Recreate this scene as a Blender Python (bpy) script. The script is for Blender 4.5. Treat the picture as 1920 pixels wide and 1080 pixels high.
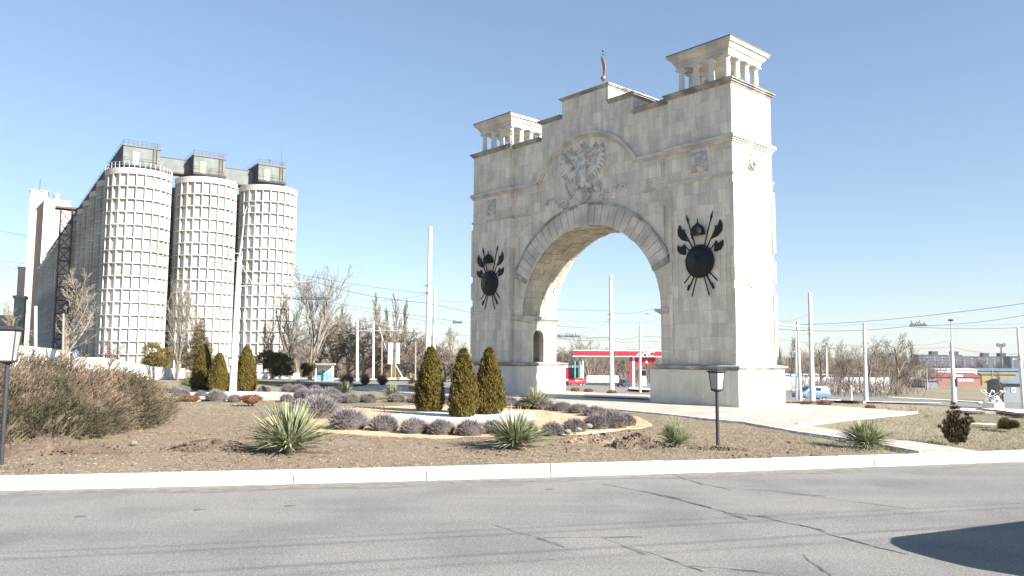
import bpy, math, random
from math import sin, cos, pi, radians, sqrt, atan2, hypot
from mathutils import Vector, Matrix
from mathutils.geometry import tessellate_polygon
for o in list(bpy.data.objects): bpy.data.objects.remove(o)
random.seed(7)
scn = bpy.context.scene
col = scn.collection
# ------------------------------------------------------------------ camera
F, PITCH, ROLL, EYE = 1445.56, 0.0883, 0.0062, 2.7
OX, OY, YAW = 4.7534, 52.5664, 0.8463
cp, sp, cr, sr = cos(PITCH), sin(PITCH), cos(ROLL), sin(ROLL)
CF = Vector((0, cp, sp)); U0 = Vector((0, -sp, cp)); R0 = Vector((1, 0, 0))
CR = cr*R0 + sr*U0; CU = cr*U0 - sr*R0
cam = bpy.data.cameras.new('camera'); cam.sensor_width = 36; cam.lens = F/1920*36
cam.clip_start = .1; cam.clip_end = 9000
camo = bpy.data.objects.new('camera', cam); col.objects.link(camo)
M4 = Matrix((CR, CU, -CF)).transposed().to_4x4(); M4.translation = (0, 0, EYE)
camo.matrix_world = M4; scn.camera = camo
# ------------------------------------------------------------------ world, sun, exposure
SUN_AZ, SUN_EL = radians(127.0), radians(28.5)
w = bpy.data.worlds.new('World'); scn.world = w; w.use_nodes = True
nt = w.node_tree; bg = nt.nodes['Background']
sky = nt.nodes.new('ShaderNodeTexSky'); sky.sky_type = 'NISHITA'; sky.sun_disc = False
sky.sun_elevation = SUN_EL; sky.sun_rotation = SUN_AZ  # clockwise from +Y
sky.air_density = 1.0; sky.dust_density = .3; sky.ozone_density = 2.0; sky.altitude = 100
hs = nt.nodes.new('ShaderNodeMix'); hs.data_type = 'RGBA'; hs.blend_type = 'MULTIPLY'; hs.inputs[0].default_value = 1; hs.inputs[7].default_value = (.93, 1.0, 1.09, 1)
gm = nt.nodes.new('ShaderNodeGamma'); gm.inputs[1].default_value = .72; nt.links.new(sky.outputs[0], gm.inputs[0])
nt.links.new(gm.outputs[0], hs.inputs[6]); nt.links.new(hs.outputs[2], bg.inputs[0]); bg.inputs[1].default_value = .087
sl = bpy.data.lights.new('sun', 'SUN'); sl.energy = 5.0; sl.angle = radians(.5); sl.color = (1, .94, .86)
so = bpy.data.objects.new('sun', sl); col.objects.link(so)
sdir = Vector((sin(SUN_AZ)*cos(SUN_EL), cos(SUN_AZ)*cos(SUN_EL), sin(SUN_EL)))
so.rotation_euler = sdir.to_track_quat('Z', 'Y').to_euler(); so.location = sdir*100
scn.view_settings.view_transform = 'Standard'; scn.view_settings.look = 'None'
scn.view_settings.exposure = 1.6; scn.view_settings.gamma = 1
scn.render.engine = 'CYCLES'; scn.render.resolution_x = 1024; scn.render.resolution_y = 576
# ------------------------------------------------------------------ measuring helpers
def ray(px, py):
    a, b = px-960, py-540
    return (CF + CR*(a/F) - CU*(b/F))
def A(px, py, d):
    r = ray(px, py); t = d/r.y
    return Vector((0, 0, EYE)) + r*t
ca, sa = cos(YAW), sin(YAW)
def loc(P):
    dx, dy = P[0]-OX, P[1]-OY
    return Vector((dx*ca-dy*sa, dx*sa+dy*ca, P[2]))
def onY(px, py, Y):
    O = loc((0, 0, EYE)); r = ray(px, py); d = Vector((r.x*ca-r.y*sa, r.x*sa+r.y*ca, r.z))
    P = O + d*((Y-O.y)/d.y); return (P.x, P.z)
TK = [(-1e9, -.08), (9, -.08), (13, -.2), (27, -1.3), (42, -1.8), (56, -2.6), (80, -3.2), (200, -7), (400, -10), (1000, -12), (3500, -20), (9000, -30)]
def terr(x, y):
    v = (x-OX)*sa + (y-OY)*ca
    for (a, za), (b, zb) in zip(TK, TK[1:]):
        if v <= b: return za + (zb-za)*(v-a)/(b-a)
    return TK[-1][1]
def G(px, py, dz=0):
    r = ray(px, py); d0 = 8.; d = 8.
    P = A(px, py, d)
    while d < 4000:
        P = A(px, py, d)
        if P.z < terr(P.x, P.y)+dz: break
        d0 = d; d *= 1.01
    for _ in range(20):
        m = (d0+d)/2; P = A(px, py, m)
        if P.z < terr(P.x, P.y)+dz: d = m
        else: d0 = m
    return A(px, py, (d0+d)/2)
def gz(x, y): return terr(x, y)
# ------------------------------------------------------------------ mesh helpers
class MB:
    def __init__(s): s.v = []; s.f = []; s.c = []
    def quad(s, a, b, c, d):
        n = len(s.v); s.v += [tuple(a), tuple(b), tuple(c), tuple(d)]; s.f.append((n, n+1, n+2, n+3))
    def tri(s, a, b, c):
        n = len(s.v); s.v += [tuple(a), tuple(b), tuple(c)]; s.f.append((n, n+1, n+2))
    def box(s, x0, x1, y0, y1, z0, z1):
        n = len(s.v)
        s.v += [(x0, y0, z0), (x1, y0, z0), (x1, y1, z0), (x0, y1, z0), (x0, y0, z1), (x1, y0, z1), (x1, y1, z1), (x0, y1, z1)]
        s.f += [tuple(n+i for i in q) for q in ((3, 2, 1, 0), (4, 5, 6, 7), (0, 1, 5, 4), (1, 2, 6, 5), (2, 3, 7, 6), (3, 0, 4, 7))]
    def obox(s, c, ax, ay, az):
        """box from centre and three half-axis vectors"""
        c, ax, ay, az = map(Vector, (c, ax, ay, az)); n = len(s.v)
        for k in (-1, 1):
            for (i, j) in ((-1, -1), (1, -1), (1, 1), (-1, 1)): s.v.append(tuple(c+ax*i+ay*j+az*k))
        s.f += [tuple(n+i for i in q) for q in ((3, 2, 1, 0), (4, 5, 6, 7), (0, 1, 5, 4), (1, 2, 6, 5), (2, 3, 7, 6), (3, 0, 4, 7))]
    def taper(s, b, t, z0, z1):
        """frustum: b,t = (x0,x1,y0,y1)"""
        n = len(s.v)
        for (x0, x1, y0, y1), z in ((b, z0), (t, z1)):
            s.v += [(x0, y0, z), (x1, y0, z), (x1, y1, z), (x0, y1, z)]
        s.f += [tuple(n+i for i in q) for q in ((3, 2, 1, 0), (4, 5, 6, 7), (0, 1, 5, 4), (1, 2, 6, 5), (2, 3, 7, 6), (3, 0, 4, 7))]
    def prism(s, poly, a0, a1, mp):
        """2-D polygon extruded from a0 to a1; mp(u,v,a)->xyz"""
        n = len(s.v); k = len(poly)
        s.v += [tuple(mp(u, v, a0)) for u, v in poly] + [tuple(mp(u, v, a1)) for u, v in poly]
        for t in tessellate_polygon([[Vector((u, v, 0)) for u, v in poly]]):
            s.f.append(tuple(n+i for i in t)); s.f.append(tuple(n+k+i for i in reversed(t)))
        for i in range(k):
            j = (i+1) % k; s.f.append((n+i, n+j, n+k+j, n+k+i))
    def tube(s, P, R, n=6, cap=True):
        P = [Vector(p) for p in P]
        if not isinstance(R, (list, tuple)): R = [R]*len(P)
        base = len(s.v); up = None
        for i, p in enumerate(P):
            t = (P[min(i+1, len(P)-1)]-P[max(i-1, 0)])
            if t.length < 1e-9: t = Vector((0, 0, 1))
            t.normalize()
            if up is None or abs(up.dot(t)) > .95: up = Vector((0, 0, 1)) if abs(t.z) < .9 else Vector((1, 0, 0))
            a = t.cross(up).normalized(); b = t.cross(a).normalized(); up = a.cross(t)
            for k in range(n):
                q = p + (a*cos(2*pi*k/n)+b*sin(2*pi*k/n))*R[i]; s.v.append((q.x, q.y, q.z))
        for i in range(len(P)-1):
            for k in range(n):
                a0 = base+i*n+k; a1 = base+i*n+(k+1) % n
                s.f.append((a0, a1, a1+n, a0+n))
        if cap:
            s.f.append(tuple(base+k for k in range(n))[::-1]); s.f.append(tuple(base+(len(P)-1)*n+k for k in range(n)))
    def lathe(s, prof, n=24, c=(0, 0, 0), ax='z', close=True):
        """prof: (r,h)"""
        base = len(s.v)
        for r, h in prof:
            for k in range(n):
                a = 2*pi*k/n; u, v = r*cos(a), r*sin(a)
                if ax == 'z': q = (c[0]+u, c[1]+v, c[2]+h)
                elif ax == 'y': q = (c[0]+u, c[1]+h, c[2]+v)
                else: q = (c[0]+h, c[1]+u, c[2]+v)
                s.v.append(q)
        for i in range(len(prof)-1):
            for k in range(n):
                a0 = base+i*n+k; a1 = base+i*n+(k+1) % n
                s.f.append((a0, a1, a1+n, a0+n))
        if close:
            s.f.append(tuple(base+k for k in range(n))[::-1]); s.f.append(tuple(base+(len(prof)-1)*n+k for k in range(n)))
    def ell(s, c, ax, ay, az, nu=10, nv=6):
        c, ax, ay, az = map(Vector, (c, ax, ay, az)); base = len(s.v)
        for j in range(nv+1):
            th = pi*j/nv
            for i in range(nu):
                ph = 2*pi*i/nu
                s.v.append(tuple(c+ax*(sin(th)*cos(ph))+ay*(sin(th)*sin(ph))+az*cos(th)))
        for j in range(nv):
            for i in range(nu):
                a = base+j*nu+i; b = base+j*nu+(i+1) % nu
                s.f.append((a, b, b+nu, a+nu))
    def build(s, name, m, parent=None, smooth=False, loc=None, rotz=0, recalc=False):
        me = bpy.data.meshes.new(name); me.from_pydata(s.v, [], s.f); me.update()
        if recalc:
            import bmesh
            b = bmesh.new(); b.from_mesh(me); bmesh.ops.recalc_face_normals(b, faces=b.faces); b.to_mesh(me); b.free()
        if s.c:
            at = me.attributes.new('tint', 'FLOAT', 'FACE')
            for i, x in enumerate(s.c): at.data[i].value = x
        me.materials.append(m)
        if smooth: me.shade_smooth()
        o = bpy.data.objects.new(name, me); col.objects.link(o)
        if parent: o.parent = parent
        if loc: o.location = loc
        if rotz: o.rotation_euler = (0, 0, rotz)
        return o
def split_build(mb, name, m, parent=None, tol=.03, recalc=False, smooth=False):
    """one object for each spatially separate piece"""
    n = len(mb.v); par = list(range(n))
    def fd(a):
        while par[a] != a: par[a] = par[par[a]]; a = par[a]
        return a
    for f in mb.f:
        for q in f[1:]: par[fd(q)] = fd(f[0])
    comp = {}
    for i, f in enumerate(mb.f): comp.setdefault(fd(f[0]), []).append(i)
    L = []
    for k, fs in comp.items():
        vs = [mb.v[q] for i in fs for q in mb.f[i]]
        L.append([[min(v[a] for v in vs)-tol for a in range(3)], [max(v[a] for v in vs)+tol for a in range(3)], fs])
    ch = True
    while ch:
        ch = False; out = []
        for c in L:
            for d in out:
                if all(c[0][a] <= d[1][a] and d[0][a] <= c[1][a] for a in range(3)):
                    d[0] = [min(p, q) for p, q in zip(c[0], d[0])]; d[1] = [max(p, q) for p, q in zip(c[1], d[1])]; d[2] += c[2]; ch = True; break
            else: out.append(c)
        L = out
    R = []
    for c in L:
        nb = MB(); mp = {}
        for i in c[2]:
            for q in mb.f[i]:
                if q not in mp: mp[q] = len(nb.v); nb.v.append(mb.v[q])
            nb.f.append(tuple(mp[q] for q in mb.f[i]))
            if mb.c: nb.c.append(mb.c[i])
        R.append(nb.build(name, m, parent, smooth=smooth, recalc=recalc))
    return R
def tag(o, label=None, cat=None, group=None, kind=None):
    if label: o['label'] = label
    if cat: o['category'] = cat
    if group: o['group'] = group
    if kind: o['kind'] = kind
    return o
def empty(name, loc=(0, 0, 0), rz=0, label=None, cat=None, group=None):
    o = bpy.data.objects.new(name, None); col.objects.link(o); o.location = loc; o.rotation_euler = (0, 0, rz); o.empty_display_size = .3
    return tag(o, label, cat, group)
KIDS = {}
def copy_tree(o, loc=None, rz=None, sc=None, parent=None, label=None, group=None):
    c = o.copy(); col.objects.link(c); c.parent = parent
    if loc is not None: c.location = loc
    if rz is not None: c.rotation_euler = (0, 0, rz)
    if sc is not None: c.scale = sc if isinstance(sc, (tuple, list)) else (sc, sc, sc)
    if label: c['label'] = label
    if group: c['group'] = group
    for ch in list(o.children): copy_tree(ch, parent=c)
    return c
ORD = ['first', 'second', 'third', 'fourth', 'fifth', 'sixth', 'seventh', 'eighth', 'ninth', 'tenth', 'eleventh', 'twelfth', 'thirteenth', 'fourteenth', 'fifteenth', 'sixteenth', 'seventeenth', 'eighteenth', 'nineteenth', 'twentieth']
# ------------------------------------------------------------------ materials
def base_mat(name, rough=.8, metal=0, spec=.3):
    m = bpy.data.materials.new(name); m.use_nodes = True; b = m.node_tree.nodes['Principled BSDF']
    b.inputs['Roughness'].default_value = rough; b.inputs['Metallic'].default_value = metal
    b.inputs['Specular IOR Level'].default_value = spec
    return m, m.node_tree, b
def N(t, k, **kw):
    n = t.nodes.new(k)
    for a, v in kw.items():
        if a.startswith('i_'): n.inputs[a[2:].replace('_', ' ')].default_value = v
        else: setattr(n, a, v)
    return n
def ramp(t, fac, stops):
    r = t.nodes.new('ShaderNodeValToRGB'); e = r.color_ramp.elements
    while len(e) < len(stops): e.new(.5)
    for i, (p, c) in enumerate(stops): e[i].position = p; e[i].color = (*c, 1)
    t.links.new(fac, r.inputs[0]); return r.outputs[0]
def mixc(t, fac, a, b, mode='MIX'):
    m = t.nodes.new('ShaderNodeMix'); m.data_type = 'RGBA'; m.blend_type = mode
    for s, v in ((m.inputs[0], fac), (m.inputs[6], a), (m.inputs[7], b)):
        if hasattr(v, 'is_linked') or hasattr(v, 'links'): t.links.new(v, s)
        elif isinstance(v, (int, float)): s.default_value = v
        else: s.default_value = (*v, 1)
    return m.outputs[2]
def pm(name, c1, c2=None, scale=3., rough=.8, bump=0., metal=0, c3=None, sc3=.4, stretch=None, bscale=None, spec=.3, detail=5, rnd=0.):
    """noise-mixed two/three tone material in object space"""
    m, t, b = base_mat(name, rough, metal, spec)
    tc = N(t, 'ShaderNodeTexCoord'); vec = tc.outputs['Object']
    if stretch:
        mp = N(t, 'ShaderNodeMapping'); mp.inputs['Scale'].default_value = stretch; t.links.new(vec, mp.inputs[0]); vec = mp.outputs[0]
    no = N(t, 'ShaderNodeTexNoise', i_Scale=scale, i_Detail=detail, i_Roughness=.6); t.links.new(vec, no.inputs['Vector'])
    c = ramp(t, no.outputs[0], [(.35, c1), (.65, c2 or tuple(x*.8 for x in c1))])
    if c3:
        n3 = N(t, 'ShaderNodeTexNoise', i_Scale=sc3, i_Detail=3.); t.links.new(vec, n3.inputs['Vector'])
        f = ramp(t, n3.outputs[0], [(.42, (0, 0, 0)), (.62, (1, 1, 1))]); c = mixc(t, f, c, c3)
    if rnd:
        oi = N(t, 'ShaderNodeObjectInfo'); mr = N(t, 'ShaderNodeMapRange'); mr.inputs[3].default_value = 1-rnd; mr.inputs[4].default_value = 1+rnd
        t.links.new(oi.outputs['Random'], mr.inputs[0]); c = mixc(t, 1., c, mr.outputs[0], 'MULTIPLY')
    t.links.new(c, b.inputs['Base Color'])
    if bump:
        nb = N(t, 'ShaderNodeTexNoise', i_Scale=bscale or scale*3, i_Detail=6.); t.links.new(vec, nb.inputs['Vector'])
        bp = N(t, 'ShaderNodeBump', i_Strength=bump, i_Distance=.05); t.links.new(nb.outputs[0], bp.inputs['Height']); t.links.new(bp.outputs[0], b.inputs['Normal'])
    return m
def stone_mat(name, c1, c2, bw, bh, mortar=.004, streak=.5, off=.5, mcol=None, tint=False, horiz=False):
    """ashlar slabs: u = x+y, v = z; per-slab tone, stains, run-off streaks"""
    m, t, b = base_mat(name, .85, 0, .2)
    tc = N(t, 'ShaderNodeTexCoord'); sep = N(t, 'ShaderNodeSeparateXYZ'); t.links.new(tc.outputs['Object'], sep.inputs[0])
    ad = N(t, 'ShaderNodeMath'); ad.operation = 'ADD'; t.links.new(sep.outputs[0], ad.inputs[0]); t.links.new(sep.outputs[1], ad.inputs[1])
    cb = N(t, 'ShaderNodeCombineXYZ')
    if horiz: t.links.new(sep.outputs[0], cb.inputs[0]); t.links.new(sep.outputs[1], cb.inputs[1])
    else: t.links.new(ad.outputs[0], cb.inputs[0]); t.links.new(sep.outputs[2], cb.inputs[1])
    br = N(t, 'ShaderNodeTexBrick', offset=off, squash=1.4 if not horiz else 1., squash_frequency=3, i_Scale=1.)
    br.inputs['Brick Width'].default_value = bw; br.inputs['Row Height'].default_value = bh
    br.inputs['Mortar Size'].default_value = mortar; br.inputs['Mortar Smooth'].default_value = .3
    br.inputs['Color1'].default_value = (*c1, 1); br.inputs['Color2'].default_value = (*c2, 1)
    mc = mcol or tuple(x*.75 for x in c2); br.inputs['Mortar'].default_value = (*mc, 1)
    t.links.new(cb.outputs[0], br.inputs['Vector'])
    n1 = N(t, 'ShaderNodeTexNoise', i_Scale=.5, i_Detail=5., i_Roughness=.65); t.links.new(tc.outputs['Object'], n1.inputs['Vector'])
    st = ramp(t, n1.outputs[0], [(.3, (.8, .79, .77)), (.5, (.97, .96, .95)), (.7, (1.08, 1.06, 1.02))])
    c = mixc(t, 1., br.outputs[0], st, 'MULTIPLY')
    mp = N(t, 'ShaderNodeMapping'); mp.inputs['Scale'].default_value = (2.6, 2.6, .22); t.links.new(tc.outputs['Object'], mp.inputs[0])
    n2 = N(t, 'ShaderNodeTexNoise', i_Scale=1., i_Detail=6., i_Roughness=.7); t.links.new(mp.outputs[0], n2.inputs['Vector'])
    f2 = ramp(t, n2.outputs[0], [(.35, (1-streak*.45,)*3), (.6, (1, 1, 1))]); c = mixc(t, 1., c, f2, 'MULTIPLY')
    n4 = N(t, 'ShaderNodeTexNoise', i_Scale=9., i_Detail=6., i_Roughness=.7); t.links.new(tc.outputs['Object'], n4.inputs['Vector'])
    f4 = ramp(t, n4.outputs[0], [(.3, (.86, .85, .84)), (.55, (1, 1, 1)), (.75, (1.05, 1.05, 1.05))]); c = mixc(t, 1., c, f4, 'MULTIPLY')
    if tint:
        at = N(t, 'ShaderNodeAttribute', attribute_name='tint'); c = mixc(t, 1., c, at.outputs['Fac'], 'MULTIPLY')
    t.links.new(c, b.inputs['Base Color'])
    bp = N(t, 'ShaderNodeBump', i_Strength=.25, i_Distance=.02); t.links.new(n4.outputs[0], bp.inputs['Height']); t.links.new(bp.outputs[0], b.inputs['Normal'])
    return m
M = {}
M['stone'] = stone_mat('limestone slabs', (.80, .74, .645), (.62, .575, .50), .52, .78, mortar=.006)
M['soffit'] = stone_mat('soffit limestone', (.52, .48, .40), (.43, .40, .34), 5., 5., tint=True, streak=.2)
M['stone_ped'] = stone_mat('pedestal slabs', (.70, .67, .58), (.65, .62, .54), 1.35, 2.6, mortar=.008, streak=.25, off=0)
M['trim'] = pm('trim stone', (.68, .62, .53), (.54, .495, .43), 2.2, .85, .2, c3=(.42, .395, .36), sc3=.7)
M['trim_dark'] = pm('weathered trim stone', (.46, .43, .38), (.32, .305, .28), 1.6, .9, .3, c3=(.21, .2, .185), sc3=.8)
M['lead'] = pm('roof flashing', (.13, .13, .135), (.08, .08, .085), 4, .6)
M['relief'] = pm('relief stone', (.70, .68, .63), (.60, .58, .54), 6, .8, .15, c3=(.38, .37, .355), sc3=1.5)
M['colm'] = pm('painted column', (.62, .62, .60), (.54, .54, .52), 3, .7)
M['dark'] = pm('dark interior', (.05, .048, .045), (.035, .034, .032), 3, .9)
M['black'] = pm('black iron', (.006, .006, .007), (.011, .011, .012), 8, .5, .1, spec=.25)
M['lampblack'] = pm('lamp post paint', (.025, .025, .03), (.04, .04, .046), 14, .5, .05, spec=.4)
M['gold'] = pm('copper vane', (.45, .24, .13), (.30, .17, .1), 6, .4, metal=.6)
M['white'] = pm('white wash', (.78, .775, .76), (.68, .675, .65), 3, .8, .15, c3=(.5, .485, .45), sc3=2.6)
M['concrete'] = pm('pole concrete', (.62, .62, .62), (.52, .52, .53), 5, .85, .1, stretch=(1, 1, .2))
M['woodpole'] = pm('wood pole', (.30, .26, .21), (.22, .19, .16), 6, .9)
M['steel'] = pm('galvanised steel', (.45, .46, .47), (.36, .37, .38), 4, .5, metal=.3)
M['wire'] = pm('wire', (.10, .10, .11), (.08, .08, .09), 4, .6)
M['rust'] = pm('rusty steel', (.16, .09, .06), (.09, .06, .05), 3, .85)
M['silo'] = pm('silo concrete', (.56, .555, .535), (.46, .455, .435), .35, .85, .1, c3=(.36, .345, .32), sc3=.12, rnd=.03)
M['brick'] = pm('pale brick', (.48, .36, .29), (.42, .32, .27), .2, .9)
M['glassl'] = pm('frosted glass', (.40, .42, .42), (.34, .36, .36), 3, .25, spec=.5)
def asphalt():
    m, t, b = base_mat('asphalt', .85, 0, .25); tc = N(t, 'ShaderNodeTexCoord'); v = tc.outputs['Object']
    n1 = N(t, 'ShaderNodeTexNoise', i_Scale=34., i_Detail=5., i_Roughness=.75); n2 = N(t, 'ShaderNodeTexNoise', i_Scale=.45, i_Detail=5.)
    for n in (n1, n2): t.links.new(v, n.inputs['Vector'])
    c = ramp(t, n1.outputs[0], [(.3, (.105, .10, .094)), (.5, (.20, .193, .182)), (.7, (.35, .338, .317))])
    c2 = ramp(t, n2.outputs[0], [(.35, (.84, .84, .84)), (.5, (1, 1, 1)), (.68, (1.08, 1.06, 1.03))]); c = mixc(t, 1., c, c2, 'MULTIPLY')
    mp = N(t, 'ShaderNodeMapping'); mp.inputs['Scale'].default_value = (.1, .75, 1); mp.inputs['Rotation'].default_value = (0, 0, -.22); t.links.new(v, mp.inputs[0])
    n5 = N(t, 'ShaderNodeTexNoise', i_Scale=1.3, i_Detail=4.); t.links.new(mp.outputs[0], n5.inputs['Vector'])
    c5 = ramp(t, n5.outputs[0], [(.38, (.9, .9, .9)), (.52, (1, 1, 1)), (.66, (1.05, 1.04, 1.02))]); c = mixc(t, 1., c, c5, 'MULTIPLY')
    vr = N(t, 'ShaderNodeTexVoronoi', i_Scale=95.); t.links.new(v, vr.inputs['Vector'])
    sp_ = ramp(t, vr.outputs['Distance'], [(.12, (1, 1, 1)), (.2, (0, 0, 0))])
    sn = N(t, 'ShaderNodeTexNoise', i_Scale=11.); t.links.new(v, sn.inputs['Vector']); sg = ramp(t, sn.outputs[0], [(.58, (0, 0, 0)), (.63, (1, 1, 1))])
    f = mixc(t, 1., sp_, sg, 'MULTIPLY'); c = mixc(t, f, c, (.42, .41, .39))
    t.links.new(c, b.inputs['Base Color'])
    bp = N(t, 'ShaderNodeBump', i_Strength=.6, i_Distance=.012); t.links.new(n1.outputs[0], bp.inputs['Height']); t.links.new(bp.outputs[0], b.inputs['Normal'])
    return m
M['asphalt'] = asphalt()
M['crack'] = pm('crack filler', (.10, .096, .09), (.13, .126, .12), 20, .8)
M['sand'] = pm('road dust', (.25, .225, .19), (.18, .168, .15), 8, .95, c3=(.155, .15, .143), sc3=3.5)
M['soil'] = pm('garden soil', (.285, .22, .158), (.14, .105, .075), 5.5, .95, 1., c3=(.225, .18, .122), sc3=.55, bscale=16, detail=8)
M['clod'] = pm('dug soil', (.15, .112, .082), (.095, .072, .054), 5, .95, .9, bscale=14, detail=8)
M['grass'] = pm('winter grass', (.225, .19, .125), (.155, .135, .09), 1.2, .95, .5, c3=(.25, .215, .145), sc3=.1, bscale=12, detail=9)
M['straw'] = pm('dry leaves', (.34, .28, .195), (.22, .175, .12), 2, .9)
M['straw2'] = pm('straw tufts', (.30, .265, .18), (.19, .175, .11), 2, .9)
M['orange'] = pm('orange gravel', (.62, .42, .25), (.44, .29, .17), 22, .9, .8, bscale=40, c3=(.66, .50, .33), sc3=6.)
M['whitegravel'] = pm('white gravel', (.74, .74, .74), (.52, .53, .55), 25, .9, .8, bscale=40)
M['pave'] = stone_mat('paving', (.52, .49, .43), (.43, .405, .355), .8, .4, mortar=.03, streak=.1, horiz=True, mcol=(.28, .265, .235))
M['thuja'] = pm('thuja foliage', (.018, .02, .004), (.15, .105, .016), 7.5, .75, c3=(.11, .085, .014), sc3=2.4)
M['leafyel'] = pm('golden juniper', (.13, .105, .025), (.26, .19, .05), 3, .75, c3=(.05, .05, .015), sc3=1.5)
M['leafdark'] = pm('dark juniper', (.045, .042, .02), (.19, .155, .065), 3, .8, c3=(.10, .085, .035), sc3=1.6)
M['conif'] = pm('bronzed conifer', (.12, .085, .045), (.21, .16, .09), 3, .8, c3=(.05, .045, .025), sc3=1.6)
M['conif2'] = pm('brown dark conifer', (.07, .05, .026), (.14, .10, .05), 3, .8, c3=(.035, .03, .016), sc3=3)
M['junip'] = pm('winter juniper', (.25, .185, .135), (.13, .10, .07), 1.3, .85, c3=(.075, .07, .04), sc3=.55)
M['lav'] = pm('lavender', (.22, .20, .205), (.125, .115, .12), 3, .85, rnd=.12)
M['lavcore'] = pm('lavender core', (.10, .088, .08), (.07, .06, .055), 6, .95)
M['yucca'] = pm('yucca leaf', (.27, .29, .175), (.10, .13, .07), 9, .55, c3=(.36, .36, .22), sc3=3.5, rnd=.1)
M['barb'] = pm('barberry', (.14, .065, .045), (.22, .12, .07), 4, .85)
M['redtwig'] = pm('red twigs', (.21, .12, .10), (.14, .08, .07), 2, .85)
M['bark'] = pm('bark', (.24, .20, .155), (.14, .115, .09), 2, .9, stretch=(1, 1, .3))
M['twig'] = pm('twigs', (.22, .18, .14), (.15, .125, .10), .6, .9, rnd=.15)
M['twigpale'] = pm('pale twigs', (.27, .24, .195), (.18, .16, .13), .6, .9)
M['twigbrown'] = pm('brown twigs', (.17, .13, .11), (.12, .095, .08), .3, .9)
M['red'] = pm('red panel', (.40, .018, .035), (.36, .02, .035), 1, .4, spec=.5)
M['whitep'] = pm('white panel', (.8, .8, .8), (.76, .76, .76), 1, .4)
M['blueprt'] = pm('blue paint', (.08, .16, .36), (.09, .18, .38), 1, .5)
M['teal'] = pm('teal paint', (.12, .42, .35), (.10, .36, .30), 2, .7)
M['tyre'] = pm('tyre', (.018, .018, .018), (.03, .03, .03), 9, .8)
M['rim'] = pm('wheel rim', (.45, .46, .48), (.38, .39, .4), 4, .35, metal=.7)
def glass(name, c=(.02, .025, .03)):
    m, t, b = base_mat(name, .06, 0, .7); b.inputs['Base Color'].default_value = (*c, 1); return m
M['glass'] = glass('window glass')
def paint(name, c):
    m, t, b = base_mat(name, .28, .15, .5)
    b.inputs['Coat Weight'].default_value = .6
    no = N(t, 'ShaderNodeTexNoise', i_Scale=4.); cc = ramp(t, no.outputs[0], [(.3, c), (.7, tuple(x*.88 for x in c))]); t.links.new(cc, b.inputs['Base Color'])
    return m
def corr(name, c1, c2, sc=18):
    """corrugated sheet: ribs along u=x+y"""
    m, t, b = base_mat(name, .55, .2, .4); tc = N(t, 'ShaderNodeTexCoord')
    sep = N(t, 'ShaderNodeSeparateXYZ'); t.links.new(tc.outputs['Object'], sep.inputs[0]); ad = N(t, 'ShaderNodeMath'); ad.operation = 'ADD'
    t.links.new(sep.outputs[0], ad.inputs[0]); t.links.new(sep.outputs[1], ad.inputs[1])
    cb = N(t, 'ShaderNodeCombineXYZ'); t.links.new(ad.outputs[0], cb.inputs[0])
    wv = N(t, 'ShaderNodeTexWave', i_Scale=sc/6.28, i_Distortion=0.); t.links.new(cb.outputs[0], wv.inputs['Vector'])
    no = N(t, 'ShaderNodeTexNoise', i_Scale=.8, i_Detail=5.); t.links.new(tc.outputs['Object'], no.inputs['Vector'])
    c = ramp(t, no.outputs[0], [(.35, c1), (.65, c2)]); wr = ramp(t, wv.outputs[0], [(0, (.82, .82, .82)), (.4, (1, 1, 1))]); c = mixc(t, 1., c, wr, 'MULTIPLY')
    t.links.new(c, b.inputs['Base Color']); bp = N(t, 'ShaderNodeBump', i_Strength=.5, i_Distance=.04); t.links.new(wv.outputs[0], bp.inputs['Height']); t.links.new(bp.outputs[0], b.inputs['Normal'])
    return m
M['corr'] = corr('corrugated sheet', (.175, .195, .19), (.12, .14, .135))
M['corr_green'] = corr('green corrugated sheet', (.24, .31, .27), (.2, .26, .23), 8)
# ------------------------------------------------------------------ ground, roads
KC = [(-11.25, 16.92), (0, 19.12), (15.2, 22.9)]
def yk(x):
    (x0, y0), (x1, y1), (x2, y2) = KC
    def q(x): return y0*(x-x1)*(x-x2)/((x0-x1)*(x0-x2)) + y1*(x-x0)*(x-x2)/((x1-x0)*(x1-x2)) + y2*(x-x0)*(x-x1)/((x2-x0)*(x2-x1))
    if x < -20: return q(-20) + (x+20)*.15
    if x > 30: return q(30) + (x-30)*.3
    return q(x)
RZ = -.26
xs = sorted(set([-4000, -2500, -1500, -1000, -700, -500, -350, -260, -200, -160, -130, -105, -85, -70, -60, -52, -45] + [x*1.5 for x in range(-26, 28)] + [45, 52, 60, 70, 85, 105, 130, 160, 200, 260, 350, 500, 700, 1000, 1500, 2500, 4000]))
ts = [0, .5, 1] + [1.5+i*1.2 for i in range(60)] + [76, 80, 86, 94, 104, 116, 130, 148, 170, 200, 240, 290, 350, 430, 530, 680, 880, 1150, 1500, 2000, 2700, 3600, 5000, 7000]
mb = MB(); n = len(xs)
def bump2(x, y): return .035*sin(x*1.3+.7*sin(y*.9))*sin(y*1.1+1.3) + .02*sin(x*3.1+y*2.3)
for j, t in enumerate(ts):
    for x in xs:
        y = max(yk(x), -40)+.42+t
        z = terr(x, y) + (bump2(x, y) if 1 < t < 60 and abs(x) < 40 else 0) - .06
        mb.v.append((x, y, z))
for j in range(len(ts)-1):
    for i in range(n-1): a = j*n+i; mb.f.append((a, a+1, a+n+1, a+n))
tag(mb.build('ground', M['grass'], smooth=True), kind='structure')
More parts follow.
